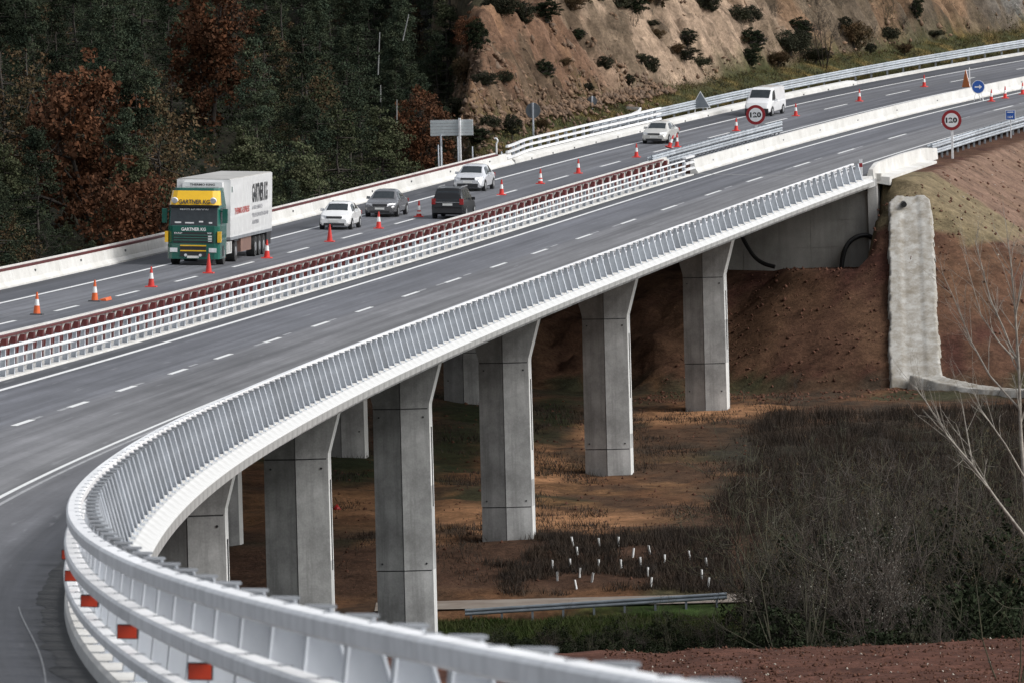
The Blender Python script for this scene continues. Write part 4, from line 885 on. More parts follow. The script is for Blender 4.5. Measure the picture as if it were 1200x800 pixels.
mb = MB(); mb.box(.013, .020, -.26, .10, .975, 1.065); mb.add([(.013, .08, .85), (.013, .30, 1.02), (.013, .08, 1.19), (.020, .08, .85), (.020, .30, 1.02), (.020, .08, 1.19)], [(0, 2, 1), (3, 4, 5), (0, 1, 4, 3), (1, 2, 5, 4), (2, 0, 3, 5)]); mb.build('arrow', M['s_white'], r)
for y, dx in ((-.22, 0), (.22, .0), (0, -.5)): MB().cyl((-.02, y, .62), (-.06 + dx, y * 1.6, 0), .03, n=6).build('leg', M['s_white'], r)
r = thing('marker_sign', 'small blue rectangular marker sign above the close-posted guardrail', 'road sign', frame(401.5, 10.9, 0, face=-1, tilt=False))
MB().box(-.05, -.01, -.04, .04, -.4, 1.3).build('post', M['galv_white'], r); MB().box(-.01, .012, -.34, .34, 1.12, 1.80).build('white_rim', M['s_white'], r); MB().box(.011, .020, -.30, .30, 1.16, 1.76).build('blue_face', M['s_blue'], r)
MB().box(.0195, .026, -.22, .22, 1.62, 1.69).build('white_bar', M['s_white'], r); put_text('164', M['s_white'], Matrix.Translation((.023, 0, 1.33)) @ FT, r, .36, .16, 'numerals')
def tri(name, m_, side, x0, x1, z0, parent):
    h = side * .866; mb = MB(); mb.add([(x, y, z) for x in (x0, x1) for y, z in ((-side / 2, z0), (side / 2, z0), (0, z0 + h))], [(0, 2, 1), (3, 4, 5), (0, 1, 4, 3), (1, 2, 5, 4), (2, 0, 3, 5)]); return mb.build(name, m_, parent)
fr = frame(414.5, -14.2, .0, -13.1, face=-1, tilt=False) @ Matrix.Rotation(math.radians(14), 4, 'Z')
r = thing('warning_triangle', 'triangular temporary sign seen from its grey back on the cutting shoulder', 'road sign', fr)
tri('white_rim', M['s_white'], 1.42, -.03, .0, .48, r); tri('grey_back', M['s_back'], 1.26, .001, .02, .53, r)
for y in (-.4, .45): MB().cyl((0, y, .5), (.12, y * 1.1, -.1), .03, n=6).build('leg', M['s_white'], r)
r = thing('warning_triangle', 'orange triangular sign turned almost edge-on behind the blue arrow sign', 'road sign', frame(446.5, -2.9, 0, face=-1, tilt=False) @ Matrix.Rotation(math.radians(-52), 4, 'Z'))
tri('orange_face', M['s_or'], 1.5, .0, .03, .25, r); tri('rim', M['s_white'], 1.55, -.03, -.002, .22, r); MB().box(-.08, -.03, .55, .62, 0, 1.7).build('prop', M['s_white'], r)
def hill_z(p): return float(ground(p[0], p[1]))
# ribbed panel sign seen from behind
p = RP(358, -17.2); fr = Matrix.Translation((p[0], p[1], hill_z(p))) @ Matrix.Rotation(math.radians(-14), 4, 'Z')
zc = at_depth(541, 150, p[1])[2] - hill_z(p)
r = thing('panel_sign', 'wide ribbed aluminium sign panel seen from behind by the viaduct end', 'road sign', fr)
for k in range(5): MB().box(-1.95, .85, -.03, .03, zc - .48 + k * .2, zc - .31 + k * .2).build('plank', M['s_alu'], r)
for k in range(6): MB().box(-1.95, .85, .0, .05, zc - .50 + k * .2, zc - .48 + k * .2).build('rib', M['galv_white'], r)
MB().box(-.06, .06, -.16, -.035, -.5, zc + .62).build('post', M['galv_white'], r); MB().box(-1.3, -1.2, -.12, -.035, -.5, zc - .4).build('post', M['galv'], r)
for (px, py, s, o, rad, lab) in ((617, 130, 381, -17.6, .52, 'grey back of a round road sign on a post by the rock'), (687, 119, 403, -19.0, .36, 'small grey back of a road sign farther up the cutting verge')):
    p = RP(s, o); g = hill_z(p); zc = at_depth(px, py, p[1])[2] - g
    r = thing('road_sign', lab, 'road sign', Matrix.Translation((p[0], p[1], g)) @ Matrix.Rotation(math.radians(-110), 4, 'Z'))
    disc('sign_back', M['s_back'], .02, rad, zc, r); MB().box(.02, .10, -.05, .05, -.4, zc + rad).build('post', M['galv'], r)
# delineator posts
r = thing('delineator', 'small white delineator post with red top at the viaduct corner', 'delineator', frame(351.5, 9.6, 0, tilt=False)); MB().box(-.05, .05, -.09, .09, 0, .7).build('post', M['s_white'], r); MB().box(-.055, .055, -.095, .095, .7, .95).build('red_top', M['s_red'], r); MB().box(-.05, .05, -.09, .09, .95, 1.2).build('tip', M['s_white'], r)
p = RP(360, -15.3); r = thing('delineator', 'white hooked marker post on grass behind the flared rails', 'delineator', Matrix.Translation((p[0], p[1], hill_z(p)))); MB().tube([(0, 0, 0), (0, 0, 1.15), (.1, 0, 1.35), (0, 0, 1.55), (-.1, 0, 1.5)], .06, 8).build('post', M['s_white'], r)
r = thing('delineator', 'white marker post on the guardrail at the right picture edge', 'delineator', frame(400.5, 12.2, -.4, tilt=False)); MB().box(-.06, .06, -.07, .07, 0, 1.9).build('post', M['s_white'], r); MB().box(-.2, .2, -.2, .2, 0, .08).build('foot', M['s_white'], r)

# ------------------------------------------------------------------ drains, pipes, the lower lane
def path_tube(name, pts, r_, m_, **k):
    pts = [Vector(p) for p in pts]; P2 = []
    for i in range(len(pts) - 1):          # Catmull-Rom
        p0, p1, p2, p3 = pts[max(i - 1, 0)], pts[i], pts[i + 1], pts[min(i + 2, len(pts) - 1)]
        for u in np.linspace(0, 1, 7)[:-1]:
            P2.append(.5 * ((2 * p1) + (p2 - p0) * u + (2 * p0 - 5 * p1 + 4 * p2 - p3) * u * u + (3 * p1 - p0 - 3 * p2 + p3) * u ** 3))
    P2.append(pts[-1]); mb = MB(); mb.tube(P2, r_, 8); return mb.build(name, m_, **k)
Yw = RP(S_AB, 5)[1] - .9
tag(path_tube('drain_pipe', [at_depth(x, y, Yw - .25 * k) for k, (x, y) in enumerate(((867, 272), (874, 286), (884, 301), (895, 309), (908, 313)))], .13, M['hose']), 'black plastic pipe sagging across the left of the abutment wall', 'pipe')
tag(path_tube('drain_pipe', [at_depth(x, y, Yw - .9 + .1 * k) for k, (x, y) in enumerate(((986, 316), (988, 300), (994, 286), (1004, 278), (1016, 276), (1026, 282)))], .15, M['hose']), 'black plastic pipe arching out of the bank by the abutment corner', 'pipe')
# concrete chute down the bank
top = hit(1066, 236); bot = hit(1073, 452)
ax = Vector(bot[:2] - top[:2]); Lc = ax.length; ax.normalize(); lat = Vector((-ax.y, ax.x)) * (-1)
if lat.x < 0: lat = -lat
ch = thing('drainage_chute', 'rough pale concrete drainage chute running down the brown bank', 'drain')
NSEG = 11; uu = np.linspace(0, 1, 121); cxy = top[None, :2] + np.array([ax.x, ax.y])[None, :] * (uu * Lc)[:, None]
gl_ = np.stack([ground(cxy[:, 0] + lat.x * w_, cxy[:, 1] + lat.y * w_) for w_ in np.linspace(-1.7, 1.7, 7)], 1)
zfit = np.polyval(np.polyfit(uu, gl_.mean(1), 3), uu); zfit += (gl_ - zfit[:, None]).max() + .04
for k in range(NSEG):
    nu, nv = 13, 25; U_ = np.linspace(k / NSEG, (k + 1) / NSEG - .004, nu) * 1.03; VV = np.zeros((nu, nv, 3)); va = np.linspace(-1, 1, nv)
    for a_, u in enumerate(U_):
        hw = min(1, .66 + u * 10) * (1.36 + .32 * u); e_l, e_r = [1 + .10 * (vn(np.array([u * 19.]), np.array([c_]), 4)[0] - .5) + .10 * (vn(np.array([u * 130.]), np.array([c_ + 5]), 8)[0] - .5) for c_ in (2., 9.)]
        w_ = va * hw * np.where(va < 0, e_l, e_r); base = np.interp(u, uu, zfit) + max(0, u - 1) * (zfit[-1] - zfit[-8]) * 15
        VV[a_, :, 0] = top[0] + ax.x * Lc * u + lat.x * w_; VV[a_, :, 1] = top[1] + ax.y * Lc * u + lat.y * w_
        VV[a_, :, 2] = base + .14 - .08 * (1 - sstep(.34, .46, np.abs(va))) - .06 * (a_ / (nu - 1)) - (1.2 if k == NSEG - 1 and a_ == nu - 1 else 0) + (fbm(u * 110 + va * 0, va * 9, 3, 12) - .45) * .05
        VV[a_, 0, 2] = base - .8; VV[a_, -1, 2] = base - .8
    id_ = np.arange(nu * nv).reshape(nu, nv); q = np.stack([id_[:-1, :-1], id_[:-1, 1:], id_[1:, 1:], id_[1:, :-1]], -1).reshape(-1, 4)
    link('channel_segment', np_mesh('channel_segment', VV.reshape(-1, 3), q, M['shot']), ch)
hp = at_depth(1059, 238, top[1] - .9); MB().cyl((hp[0], hp[1] - .5, hp[2] - .1), (hp[0], hp[1] + 1.2, hp[2]), .17, n=14).build('pipe_mouth', M['hose'], ch)
# toe channel to the right
a = hit(1082, 450); b = hit(1230, 463); nu = 70; nv = 9; VV = np.zeros((nu, nv, 3)); d_ = (b - a)[:2]; ld = np.linalg.norm(d_); d_ /= ld; nrm = np.array([-d_[1], d_[0]])
for i in range(nu):
    for j in range(nv):
        w_ = (j / (nv - 1) - .5) * (2.6 + .2 * math.sin(i * .5)); p = a[:2] + d_ * ld * i / (nu - 1) + nrm * w_; VV[i, j, :2] = p
g0 = ground(VV[..., 0], VV[..., 1]); VV[..., 2] = np.polyval(np.polyfit(np.arange(nu), g0.max(1), 2), np.arange(nu))[:, None] + .1 + np.array([-.9, .18, .22, .08, .04, .08, .22, .18, -.9])[None, :] + (fbm(np.arange(nu)[:, None] * .5 + np.zeros((1, nv)), np.arange(nv)[None, :] + np.zeros((nu, 1)), 3, 9) - .45) * .1
id_ = np.arange(nu * nv).reshape(nu, nv); q = np.stack([id_[:-1, :-1], id_[1:, :-1], id_[1:, 1:], id_[:-1, 1:]], -1).reshape(-1, 4)
tc = tag(link('toe_drain', np_mesh('toe_drain', VV.reshape(-1, 3), q, M['shot'], smooth=True)), 'pale concrete ditch along the foot of the bank leading from the chute', 'drain')
# lane under the viaduct with its own guardrail
xa, xb = at_depth(440, 712, 350)[0], at_depth(905, 705, 350)[0]
M['lane'] = mat('worn_lane_surface', (.27, .235, .20), (.19, .15, .12), scale=.8, rough=.9)
xs_l = np.linspace(xa, xb, 40); P_ = np.stack([np.stack([xs_l, np.full(40, 347.4), np.interp(347.4, FY, FZ) + .03 + 0 * xs_l], -1), np.stack([xs_l, np.full(40, 351.9), np.interp(351.9, FY, FZ) + .03 + 0 * xs_l], -1)], 1)
id_ = np.arange(80).reshape(40, 2); tag(link('lane', np_mesh('lane', P_.reshape(-1, 3), np.stack([id_[:-1, 0], id_[1:, 0], id_[1:, 1], id_[:-1, 1]], -1), M['lane'])), kind='structure')
gl = thing('guardrail', 'dull old guardrail beside the narrow lane under the viaduct', 'guardrail')
M['galv_old'] = mat('old_galvanised_steel', (.22, .25, .28), (.15, .17, .19), scale=1.5, rough=.5, metal=.3)
def lane_pt(px): 
    f = (px - 545) / 305; return at_depth(px, 721 - 19.5 * f, 346.3 + .8 * f)
pts = [lane_pt(px) for px in (545, 580, 625, 680, 740, 800, 852)]
for i in range(len(pts) - 1):
    a, b = pts[i], pts[i + 1]; mb = MB(); R = []
    for p in (a, b): R.append([(p[0], p[1] - oo, p[2] + zz) for oo, zz in [(0, .0), (.05, .05), (.05, .10), (0, .155), (.05, .21), (.05, .26), (0, .31)] + [(-.015, .31), (-.015, 0)]])
    mb.rings(R); mb.build('beam', M['galv_old'], gl)
for i in range(9):
    p = lane_pt(552 + 36 * i); g = float(ground(p[0], p[1] + .06)); MB().box(p[0] - .05, p[0] + .05, p[1] + .0, p[1] + .1, g - .3, p[2] + .28).build('post', M['galv_old'], gl)

# ------------------------------------------------------------------ vegetation
def leaf_cloud(centres, radii, per, size, rg, flat=.6, droop=0.):
    """quads scattered through ellipsoidal clumps"""
    n = len(centres) * per; c = np.repeat(centres, per, 0); r_ = np.repeat(np.asarray(radii), per)
    d = rg.normal(size=(n, 3)); d /= np.linalg.norm(d, axis=1)[:, None]; d *= (rg.random(n) ** .45)[:, None]; d[:, 2] *= flat
    p = c + d * r_[:, None]
    a = rg.normal(size=(n, 3)); a /= np.linalg.norm(a, axis=1)[:, None]; b = rg.normal(size=(n, 3)); b -= (b * a).sum(1)[:, None] * a; b /= np.linalg.norm(b, axis=1)[:, None]
    sz = (size * (.55 + .9 * rg.random(n)))[:, None]; a *= sz * .5; b *= sz * .32
    v = np.stack([p - a, p + b, p + a, p - b], 1).reshape(-1, 3); return v, np.arange(n * 4).reshape(-1, 4)
def seg_mesh(name, segs, m_, k=4):
    S_ = np.array(segs, float); p0, p1, r0, r1 = S_[:, :3], S_[:, 3:6], S_[:, 6], S_[:, 7]
    d = p1 - p0; d /= np.maximum(np.linalg.norm(d, axis=1), 1e-6)[:, None]; ref = np.where(np.abs(d[:, 2:3]) < .9, np.array([[0, 0, 1.]]), np.array([[1., 0, 0]]))
    a = np.cross(d, ref); a /= np.linalg.norm(a, axis=1)[:, None]; b = np.cross(d, a); V = []
    for p, r_ in ((p0, r0), (p1, r1)):
        for j in range(k): V.append(p + a * (np.cos(2 * np.pi * j / k) * r_)[:, None] + b * (np.sin(2 * np.pi * j / k) * r_)[:, None])
    V = np.stack(V, 1); n = len(S_); base = (np.arange(n) * 2 * k)[:, None]
    q = np.concatenate([base + np.array([[j, (j + 1) % k, k + (j + 1) % k, k + j]]) for j in range(k)], 0); return np_mesh(name, V.reshape(-1, 3), q, m_)
def grow(rg, p, d, L, r_, depth, segs, tips, bend=.25, up=.12, kids=(2, 4), ratio=.68, spread=.6, nseg=4):
    pts = [np.array(p, float)]; d = np.array(d, float); d /= np.linalg.norm(d)
    for i in range(nseg):
        d = d + rg.normal(size=3) * bend * .5 + np.array([0, 0, up]); d /= np.linalg.norm(d)
        q_ = pts[-1] + d * L / nseg; ra = r_ * (1 - .55 * i / nseg); rb_ = r_ * (1 - .55 * (i + 1) / nseg); segs.append((*pts[-1], *q_, ra, rb_)); pts.append(q_)
        if depth > 0 and i >= 1:
            for _ in range(rg.integers(kids[0] - 1, kids[1])):
                dd = d + rg.normal(size=3) * spread; grow(rg, q_, dd, L * ratio * (.6 + .6 * rg.random()), rb_ * .62, depth - 1, segs, tips, bend, up, kids, ratio, spread, nseg)
    tips.append(pts[-1])
def make_pine(seed, H=12., m_='pine', wide=1.):
    rg = np.random.default_rng(seed); segs = []; cs = []; rs = []
    z = 0; p = np.zeros(3)
    for i in range(8): q_ = np.array([rg.normal() * .06, rg.normal() * .06, H * (i + 1) / 8]); segs.append((*p, *q_, .17 * (1 - i / 8.5), .17 * (1 - (i + 1) / 8.5))); p = q_
    for k in range(54):
        u = rg.random() ** .85; zz = H * (.10 + .88 * u); R_ = wide * (.35 + 2.3 * (1 - u) ** .8) * (.55 + .6 * rg.random()); a = rg.random() * 6.283
        e = np.array([math.cos(a) * R_, math.sin(a) * R_, zz - .12 * R_ + .1]); segs.append((0, 0, zz, *e, .05, .015))
        for f_ in (.45, .75, 1.0): cs.append(np.array([0, 0, zz]) * (1 - f_) + e * f_ + rg.normal(size=3) * .15); rs.append(.42 + .35 * (1 - u) * f_)
    v, q = leaf_cloud(np.array(cs), rs, 62, .14, rg, .55)
    return seg_mesh('trunk', segs, M['trunk']), np_mesh('crown', v, q, M[m_])
def make_broad(seed, H=7., R_=2.6, m_='oak', per=34, dens=1., z0=.28, size=.20):
    rg = np.random.default_rng(seed); segs = []; tips = []
    grow(rg, (0, 0, -.3), (0, 0, 1), H * .55, .16, 3, segs, tips, .22, .10, (2, 4), .62, .75)
    tips = np.array(tips); n = int(120 * dens)
    cs = []; rs = []
    lob = rg.normal(size=(7, 3)); lob /= np.linalg.norm(lob, axis=1)[:, None]
    while len(cs) < n:
        d = rg.normal(size=3); d /= np.linalg.norm(d); rad = .75 + .35 * max(0, float((lob @ d).max()) - .55) / .45
        rr = rg.random() ** .4 * rad; c_ = np.array([d[0] * R_ * rr, d[1] * R_ * rr, H * (z0 + (1 - z0) * .5) + d[2] * H * (1 - z0) * .5 * rr]); cs.append(c_); rs.append(R_ * (.13 + .12 * rg.random()))
    v, q = leaf_cloud(np.array(cs), rs, per, size, rg, .8)
    return seg_mesh('trunk', [s_ for s_ in segs], M['trunk'], 4), np_mesh('crown', v, q, M[m_])
def make_bare(seed, H=5., stems=6, m_='twig', leaf=None, r_=.055, depth=3, spread=.5):
    rg = np.random.default_rng(seed); segs = []; tips = []
    for k in range(stems):
        a = rg.random() * 6.283; grow(rg, (math.cos(a) * .25, math.sin(a) * .25, -.2), (math.cos(a) * .28, math.sin(a) * .28, 1), H * (.55 + .4 * rg.random()), r_ * (.7 + .6 * rg.random()), depth, segs, tips, .16, .10, (1, 4), .52, spread, 4)
    tr_ = seg_mesh('stems', [(*a[:6], max(a[6], .009), max(a[7], .007)) for a in segs], M[m_], 3)
    if leaf:
        v, q = leaf_cloud(np.array(tips), np.full(len(tips), .22), 3, .05, rg, 1.); return tr_, np_mesh('leaves', v, q, M[leaf])
    return tr_, None
PINES = [make_pine(11 + i, 11 + i, 'pine', 1 + .15 * (i % 2)) for i in range(3)]; PINE2 = [make_pine(31 + i, 8 + i, 'pine2', 1.15) for i in range(2)]
OAKS = [make_broad(51 + i, 7.2, 2.3, 'oak', 60, 1.5, .06, .17) for i in range(2)]; BROWN = [make_broad(61 + i, 7., 2.3, 'oak2', 24, 1.2, .12, .15) for i in range(2)]
SHRUB = [make_broad(71 + i, h_, r_, m_, 60, 1.0, .0, .09) for i, (m_, h_, r_) in enumerate((('shrub', 2.0, 1.0), ('shrub', 1.4, 1.3), ('ever', 2.3, .9), ('oak2', 1.5, 1.2)))]; EVER = [make_broad(81 + i, 3.2, 1.9, 'ever', 46, .8, .02, .14) for i in range(2)]
M['dead'] = leafmat('dead_leaves', (.085, .060, .034), (.06, .05, .028), .2)
BARE = [make_bare(91 + i, 5.5, 6, m_, lf_, spread=.85) for i, (m_, lf_) in enumerate((('twig', 'dead'), ('twig_gr', None), ('twig', None), ('twig_gr', 'dead')))]; CATK = make_bare(99, 4., 8, 'twig', 'bud', .03, 3)
def tree(name, kinds, i, x, y, top=None, lab='', cat='tree', group=None, sc=1., pn=('trunk', 'crown'), z=None, H=None):
    g = float(ground(x, y)) if z is None else z; a, b = kinds[i % len(kinds)]
    if top is not None: sc = max(.25, (top - g) / H)
    t_ = thing(name, lab, cat, TR(x, y, g - .1, random.random() * 6.28, sc), group); link(pn[0], a, t_)
    if b is not None: link(pn[1], b, t_)
    return t_
ORD = 'first second third fourth fifth sixth seventh eighth ninth tenth eleventh twelfth thirteenth fourteenth fifteenth sixteenth seventeenth eighteenth nineteenth twentieth'.split()
def ordinals(items, key_row, key_x):
    rows = {}
    for it in items: rows.setdefault(key_row(it), []).append(it)
    return {id(it): (r_, ORD[min(k, 19)]) for r_, L_ in rows.items() for k, it in enumerate(sorted(L_, key=key_x))}
# wooded slope: single trees that stand out, then the dark pines around them
WOOD = []; OAKPX = []
def fit_depth(px, py, Y, Hm):
    best = None
    for y in np.arange(Y, 600, 3.0):
        p = at_depth(px, py, y); s_, o_ = SO([p[0]], [p[1]])
        if -o_[0] < 16: continue
        h = p[2] - float(ground(p[0], p[1])); 
        if best is None or abs(h - Hm) < best[0]: best = (abs(h - Hm), p)
        if h <= Hm: break
    return best[1]
for px, py, Y, Kd, H_, lab in ((97, 66, 372, OAKS, 7.0, 'rust brown oak standing among dark pines left of the truck'), (245, -28, 420, OAKS, 7.1, 'tall rust brown oak above and behind the truck'), (150, 190, 352, OAKS, 7.0, 'low rust brown oak foliage left of the truck roof'),
                          (489, 104, 492, OAKS, 7.0, 'small round rust brown oak near the ribbed sign panel'), (548, 14, 520, OAKS, 7.0, 'rust brown bush at the left edge of the rock cutting'), (372, 70, 462, BROWN, 6.8, 'thin faded brown tree above the dark grey saloon'),
                          (185, 95, 398, BROWN, 6.8, 'faded brown tree between the two rust brown oaks'), (20, 60, 385, BROWN, 6.8, 'faded brown tree at the left picture edge'), (320, 20, 486, BROWN, 6.8, 'dull brown tree right of the tall rust oak')):
    p = fit_depth(px, py, Y, 10.5 if py < 80 and Kd is OAKS else 8.5); WOOD.append((p[0], p[1])); OAKPX.append((px, p[1])); tree('oak_tree' if Kd is OAKS else 'brown_tree', Kd, len(WOOD), p[0], p[1], p[2], lab, 'tree', None, H=H_)
for px, py, Y, lab in ((158, 156, 348, 'pointed grey-green conifer just left of the truck'), (395, 132, 440, 'olive green conifer above the white hatchback'), (445, 110, 468, 'olive green conifer left of the small rust oak'), (300, 175, 400, 'small olive conifer rising behind the lorry trailer'), (355, 150, 430, 'olive conifer right of the lorry trailer')):
    p = fit_depth(px, py, Y, 8.5); WOOD.append((p[0], p[1])); tree('conifer_tree', PINE2, len(WOOD), p[0], p[1], p[2], lab, 'tree', None, H=8.5)
cnt = 0; HOR = np.full(140, 400.)
for iy, Y in enumerate(np.arange(322, 640, 4.6)):
    for X in np.arange(at_depth(-60, 100, Y)[0], at_depth(548, 100, Y)[0], 3.5):
        x = X + random.uniform(-1.6, 1.6); y = Y + random.uniform(-2, 2); s_, o_ = SO([x], [y]); t_ = -o_[0] - 13.2
        if t_ < 2.5 or t_ > 120 or x > -.0072 * y + 1.0 * math.sin(y * .9) or (s_[0] > 335 and t_ < 5.5): continue
        if any(math.hypot(x - a, y - b) < 2.4 for a, b in WOOD): continue
        # stay low enough in front of the oaks so that they show
        sc = random.uniform(.62, .95); u = random.random(); WOOD.append((x, y)); cnt += 1
        px_ = 600 + x / y * F_PX
        front = any(abs(px_ - a) < 46 and b - 115 < y < b for a, b in OAKPX[:5])
        if front: sc *= .38
        k0 = max(0, int((px_ + 100) / 10) - 1); k1 = k0 + 4; top_ = float(ground(x, y)) + 11 * sc; pv = 400 - (top_ - CAM_H + y * PITCH) / y * F_PX - .025 * (px_ - 600)
        if pv > HOR[max(k0, 0):k1].min() - 9 or pv > 330: continue
        HOR[max(k0, 0):k1] = np.minimum(HOR[max(k0, 0):k1], pv + 14)
        if u < .68: tree('pine_tree', PINES, cnt, x, y, None, 'dark pine in the dense wood on the slope behind the far lanes', 'tree', 'dark pines of the wood', sc)
        elif u < .88: tree('evergreen_tree', PINE2, cnt, x, y, None, 'olive green evergreen scattered through the dark wood', 'tree', 'olive evergreens of the wood', sc * .95)
        else: tree('bare_tree', BROWN, cnt, x, y, None, 'thin brownish leafless tree scattered through the dark wood', 'tree', 'brownish trees of the wood', sc * .9)
print('wood trees', cnt)
# undergrowth below the wood: one mass
def merge_clouds(name, items, m_, label, cat):
    V = []; Q = []; b = 0
    for v, q in items: V.append(v); Q.append(q + b); b += len(v)
    o = link(name, np_mesh(name, np.concatenate(V), np.concatenate(Q), m_)); return tag(o, label, cat, kind='stuff')
rg = np.random.default_rng(5)
cx = []; 
while len(cx) < 1500:
    Y = rg.uniform(322, 600); x = at_depth(rg.uniform(-40, 560), 100, Y)[0]; s_, o_ = SO([x], [Y])
    if -o_[0] > 15 and -o_[0] < 90 and x < -.0066 * Y: cx.append((x, Y))
cx = np.array(cx); cz = ground(cx[:, 0], cx[:, 1]); cen = np.column_stack([cx, cz + .6])
merge_clouds('undergrowth', [leaf_cloud(cen, rg.uniform(.7, 1.5, len(cen)), 40, .2, rg, .7)], M['ever'], 'dark undergrowth covering the ground of the wood', 'undergrowth')
# shrubs on the cutting
def face_spot(px, py): return hit(px, py, 380, 640)
SPOTS = [(830, 14, 1.1), (870, 28, 1.0), (884, 62, 1.2), (872, 50, .7), (800, 72, 1.0), (818, 78, 1.0), (806, 55, .8), (790, 62, .7), (763, 85, .7), (752, 78, .6), (738, 100, .6), (770, 45, .5), (708, 85, .6), (925, 62, 1.5), (940, 50, 1.1), (1000, 55, 1.4), (990, 40, 1.0), (955, 70, .9), (880, 78, 1.0), (912, 75, .9),
         (570, 105, .8), (590, 95, .7), (640, 95, .8), (660, 80, .7), (612, 30, 1.0), (585, 18, 1.2), (640, 22, 1.0), (670, 15, 1.1), (700, 10, 1.3), (725, 12, 1.3), (745, 20, 1.0), (768, 5, 1.0), (600, 158, .8), (575, 150, .9), (560, 168, .9), (635, 150, .5), (690, 108, .5), (1040, 45, .9), (1075, 25, .9), (1060, 60, .6), (1020, 60, .5), (1095, 40, .6), (560, 60, 1.0), (545, 95, 1.1), (535, 140, 1.2), (530, 60, 1.3), (520, 115, 1.2), (505, 165, 1.0), (520, 160, .9), (760, 30, .6), (680, 50, .6), (720, 55, .5)]
OR_ = ordinals(SPOTS, lambda a: 'top' if a[1] < 32 else 'upper' if a[1] < 62 else 'middle' if a[1] < 90 else 'bottom', lambda a: a[0])
for i, SP_ in enumerate(SPOTS):
    px, py, sc = SP_; p = face_spot(px, py + 6); tree('dark_shrub', SHRUB, i, p[0], p[1], None, 'dark shrub on the rock cutting, %s from the left in its %s row' % OR_[id(SP_)][::-1], 'shrub', 'shrubs on the cutting', sc, ('stems', 'foliage'), z=p[2] + .3).scale = (sc * random.uniform(.7, 1.5), sc * random.uniform(.7, 1.2), sc * random.uniform(.55, 1.05))
p = face_spot(967, 80); tree('bare_tree', BARE, 2, p[0], p[1], None, 'bare leafless tree at the foot of the cutting right of the white van', 'tree', None, .85, ('stems', 'foliage'), z=p[2])
BB_ = [(px_, random.uniform(12, min(105, 128 - (px_ - 700) * .165 - 16))) for px_ in [random.uniform(545, 1190) for _ in range(26)]]; OR_ = ordinals(BB_, lambda a: 'top' if a[1] < 50 else 'upper' if a[1] < 72 else 'lower' if a[1] < 92 else 'bottom', lambda a: a[0])
for i, BT_ in enumerate(BB_):
    p = face_spot(*BT_); tree('bare_bush', BARE, i, p[0], p[1], None, 'small leafless bush on the rock cutting, %s from the left in its %s row' % OR_[id(BT_)][::-1], 'shrub', 'leafless bushes on the cutting', random.uniform(.16, .36), ('stems', 'foliage'), z=p[2])
# low scrub over cutting and verge: one mass
rg = np.random.default_rng(77)
s_ = rg.uniform(350, 525, 3200); o_ = -rg.uniform(15.5, 44, 3200); k = (fbm(s_ * .1, o_ * .12, 3, 15) > .47) | (o_ > -20.5) | ((s_ > 462) & (s_ < 508)); k &= (rg.random(3200) > .72 * ((s_ > 420) & (s_ < 458) & (o_ < -21))); s_, o_ = s_[k], o_[k]; pp = RP(s_, o_); k = pp[:, 0] > -.0062 * pp[:, 1]; pp = pp[k]
cen = np.column_stack([pp[:, :2], ground(pp[:, 0], pp[:, 1]) + .15]); hh_ = len(cen) // 3
merge_clouds('cutting_scrub', [leaf_cloud(cen[:hh_], rg.uniform(.25, .75, hh_), 60, .09, rg, .6)], M['shrub'], 'low grey-green scrub spread over the cutting', 'scrub')
merge_clouds('dry_scrub', [leaf_cloud(cen[hh_:], rg.uniform(.2, .6, len(cen) - hh_), 45, .08, rg, .6)], M['oak2'], 'low dry brown scrub spread over the cutting', 'scrub')
# broken rock, verge grass
def rocks(n, pts, smin, smax, rg):
    base = np.array([(1, 0, 0), (-1, 0, 0), (0, 1, 0), (0, -1, 0), (0, 0, 1), (0, 0, -1)], float); F_ = np.array([(0, 2, 4), (2, 1, 4), (1, 3, 4), (3, 0, 4), (2, 0, 5), (1, 2, 5), (3, 1, 5), (0, 3, 5)])
    s_ = rg.uniform(smin, smax, (n, 1)) * rg.uniform(.7, 1.3, (n, 1)); V = base[None] * (s_ * rg.uniform(.25, 1.5, (n, 3)))[:, None, :] + rg.normal(size=(n, 6, 3)) * (s_ * .18)[:, :, None]
    a = rg.random(n) * 6.28; c_, s2 = np.cos(a)[:, None], np.sin(a)[:, None]; x = V[..., 0] * c_ - V[..., 1] * s2; y = V[..., 0] * s2 + V[..., 1] * c_; V = np.stack([x, y, V[..., 2]], -1) + pts[:, None, :]
    return V.reshape(-1, 3), (np.arange(n)[:, None, None] * 6 + F_[None]).reshape(-1, 3)
def scatter(n, s0, s1, o0, o1, rg, keep=None):
    s_ = rg.uniform(s0, s1, n); o_ = rg.uniform(o0, o1, n); p = RP(s_, o_); g = ground(p[:, 0], p[:, 1]); P_ = np.column_stack([p[:, :2], g]); return P_
P_ = np.concatenate([scatter(8000, 370, 424, -29, -18.5, rg), scatter(2500, 420, 520, -34, -20, rg), scatter(600, 350, 415, -21, -16, rg)]); P_ = P_[P_[:, 0] > -.0062 * P_[:, 1] + rg.normal(size=len(P_)) * .5]
P_[:, 2] += .35; v, q = rocks(len(P_), P_, .05, .24, rg); tag(link('loose_rock', np_mesh('loose_rock', v, q, M['stone'])), 'broken reddish rock covering the cutting face', 'rock', kind='stuff')
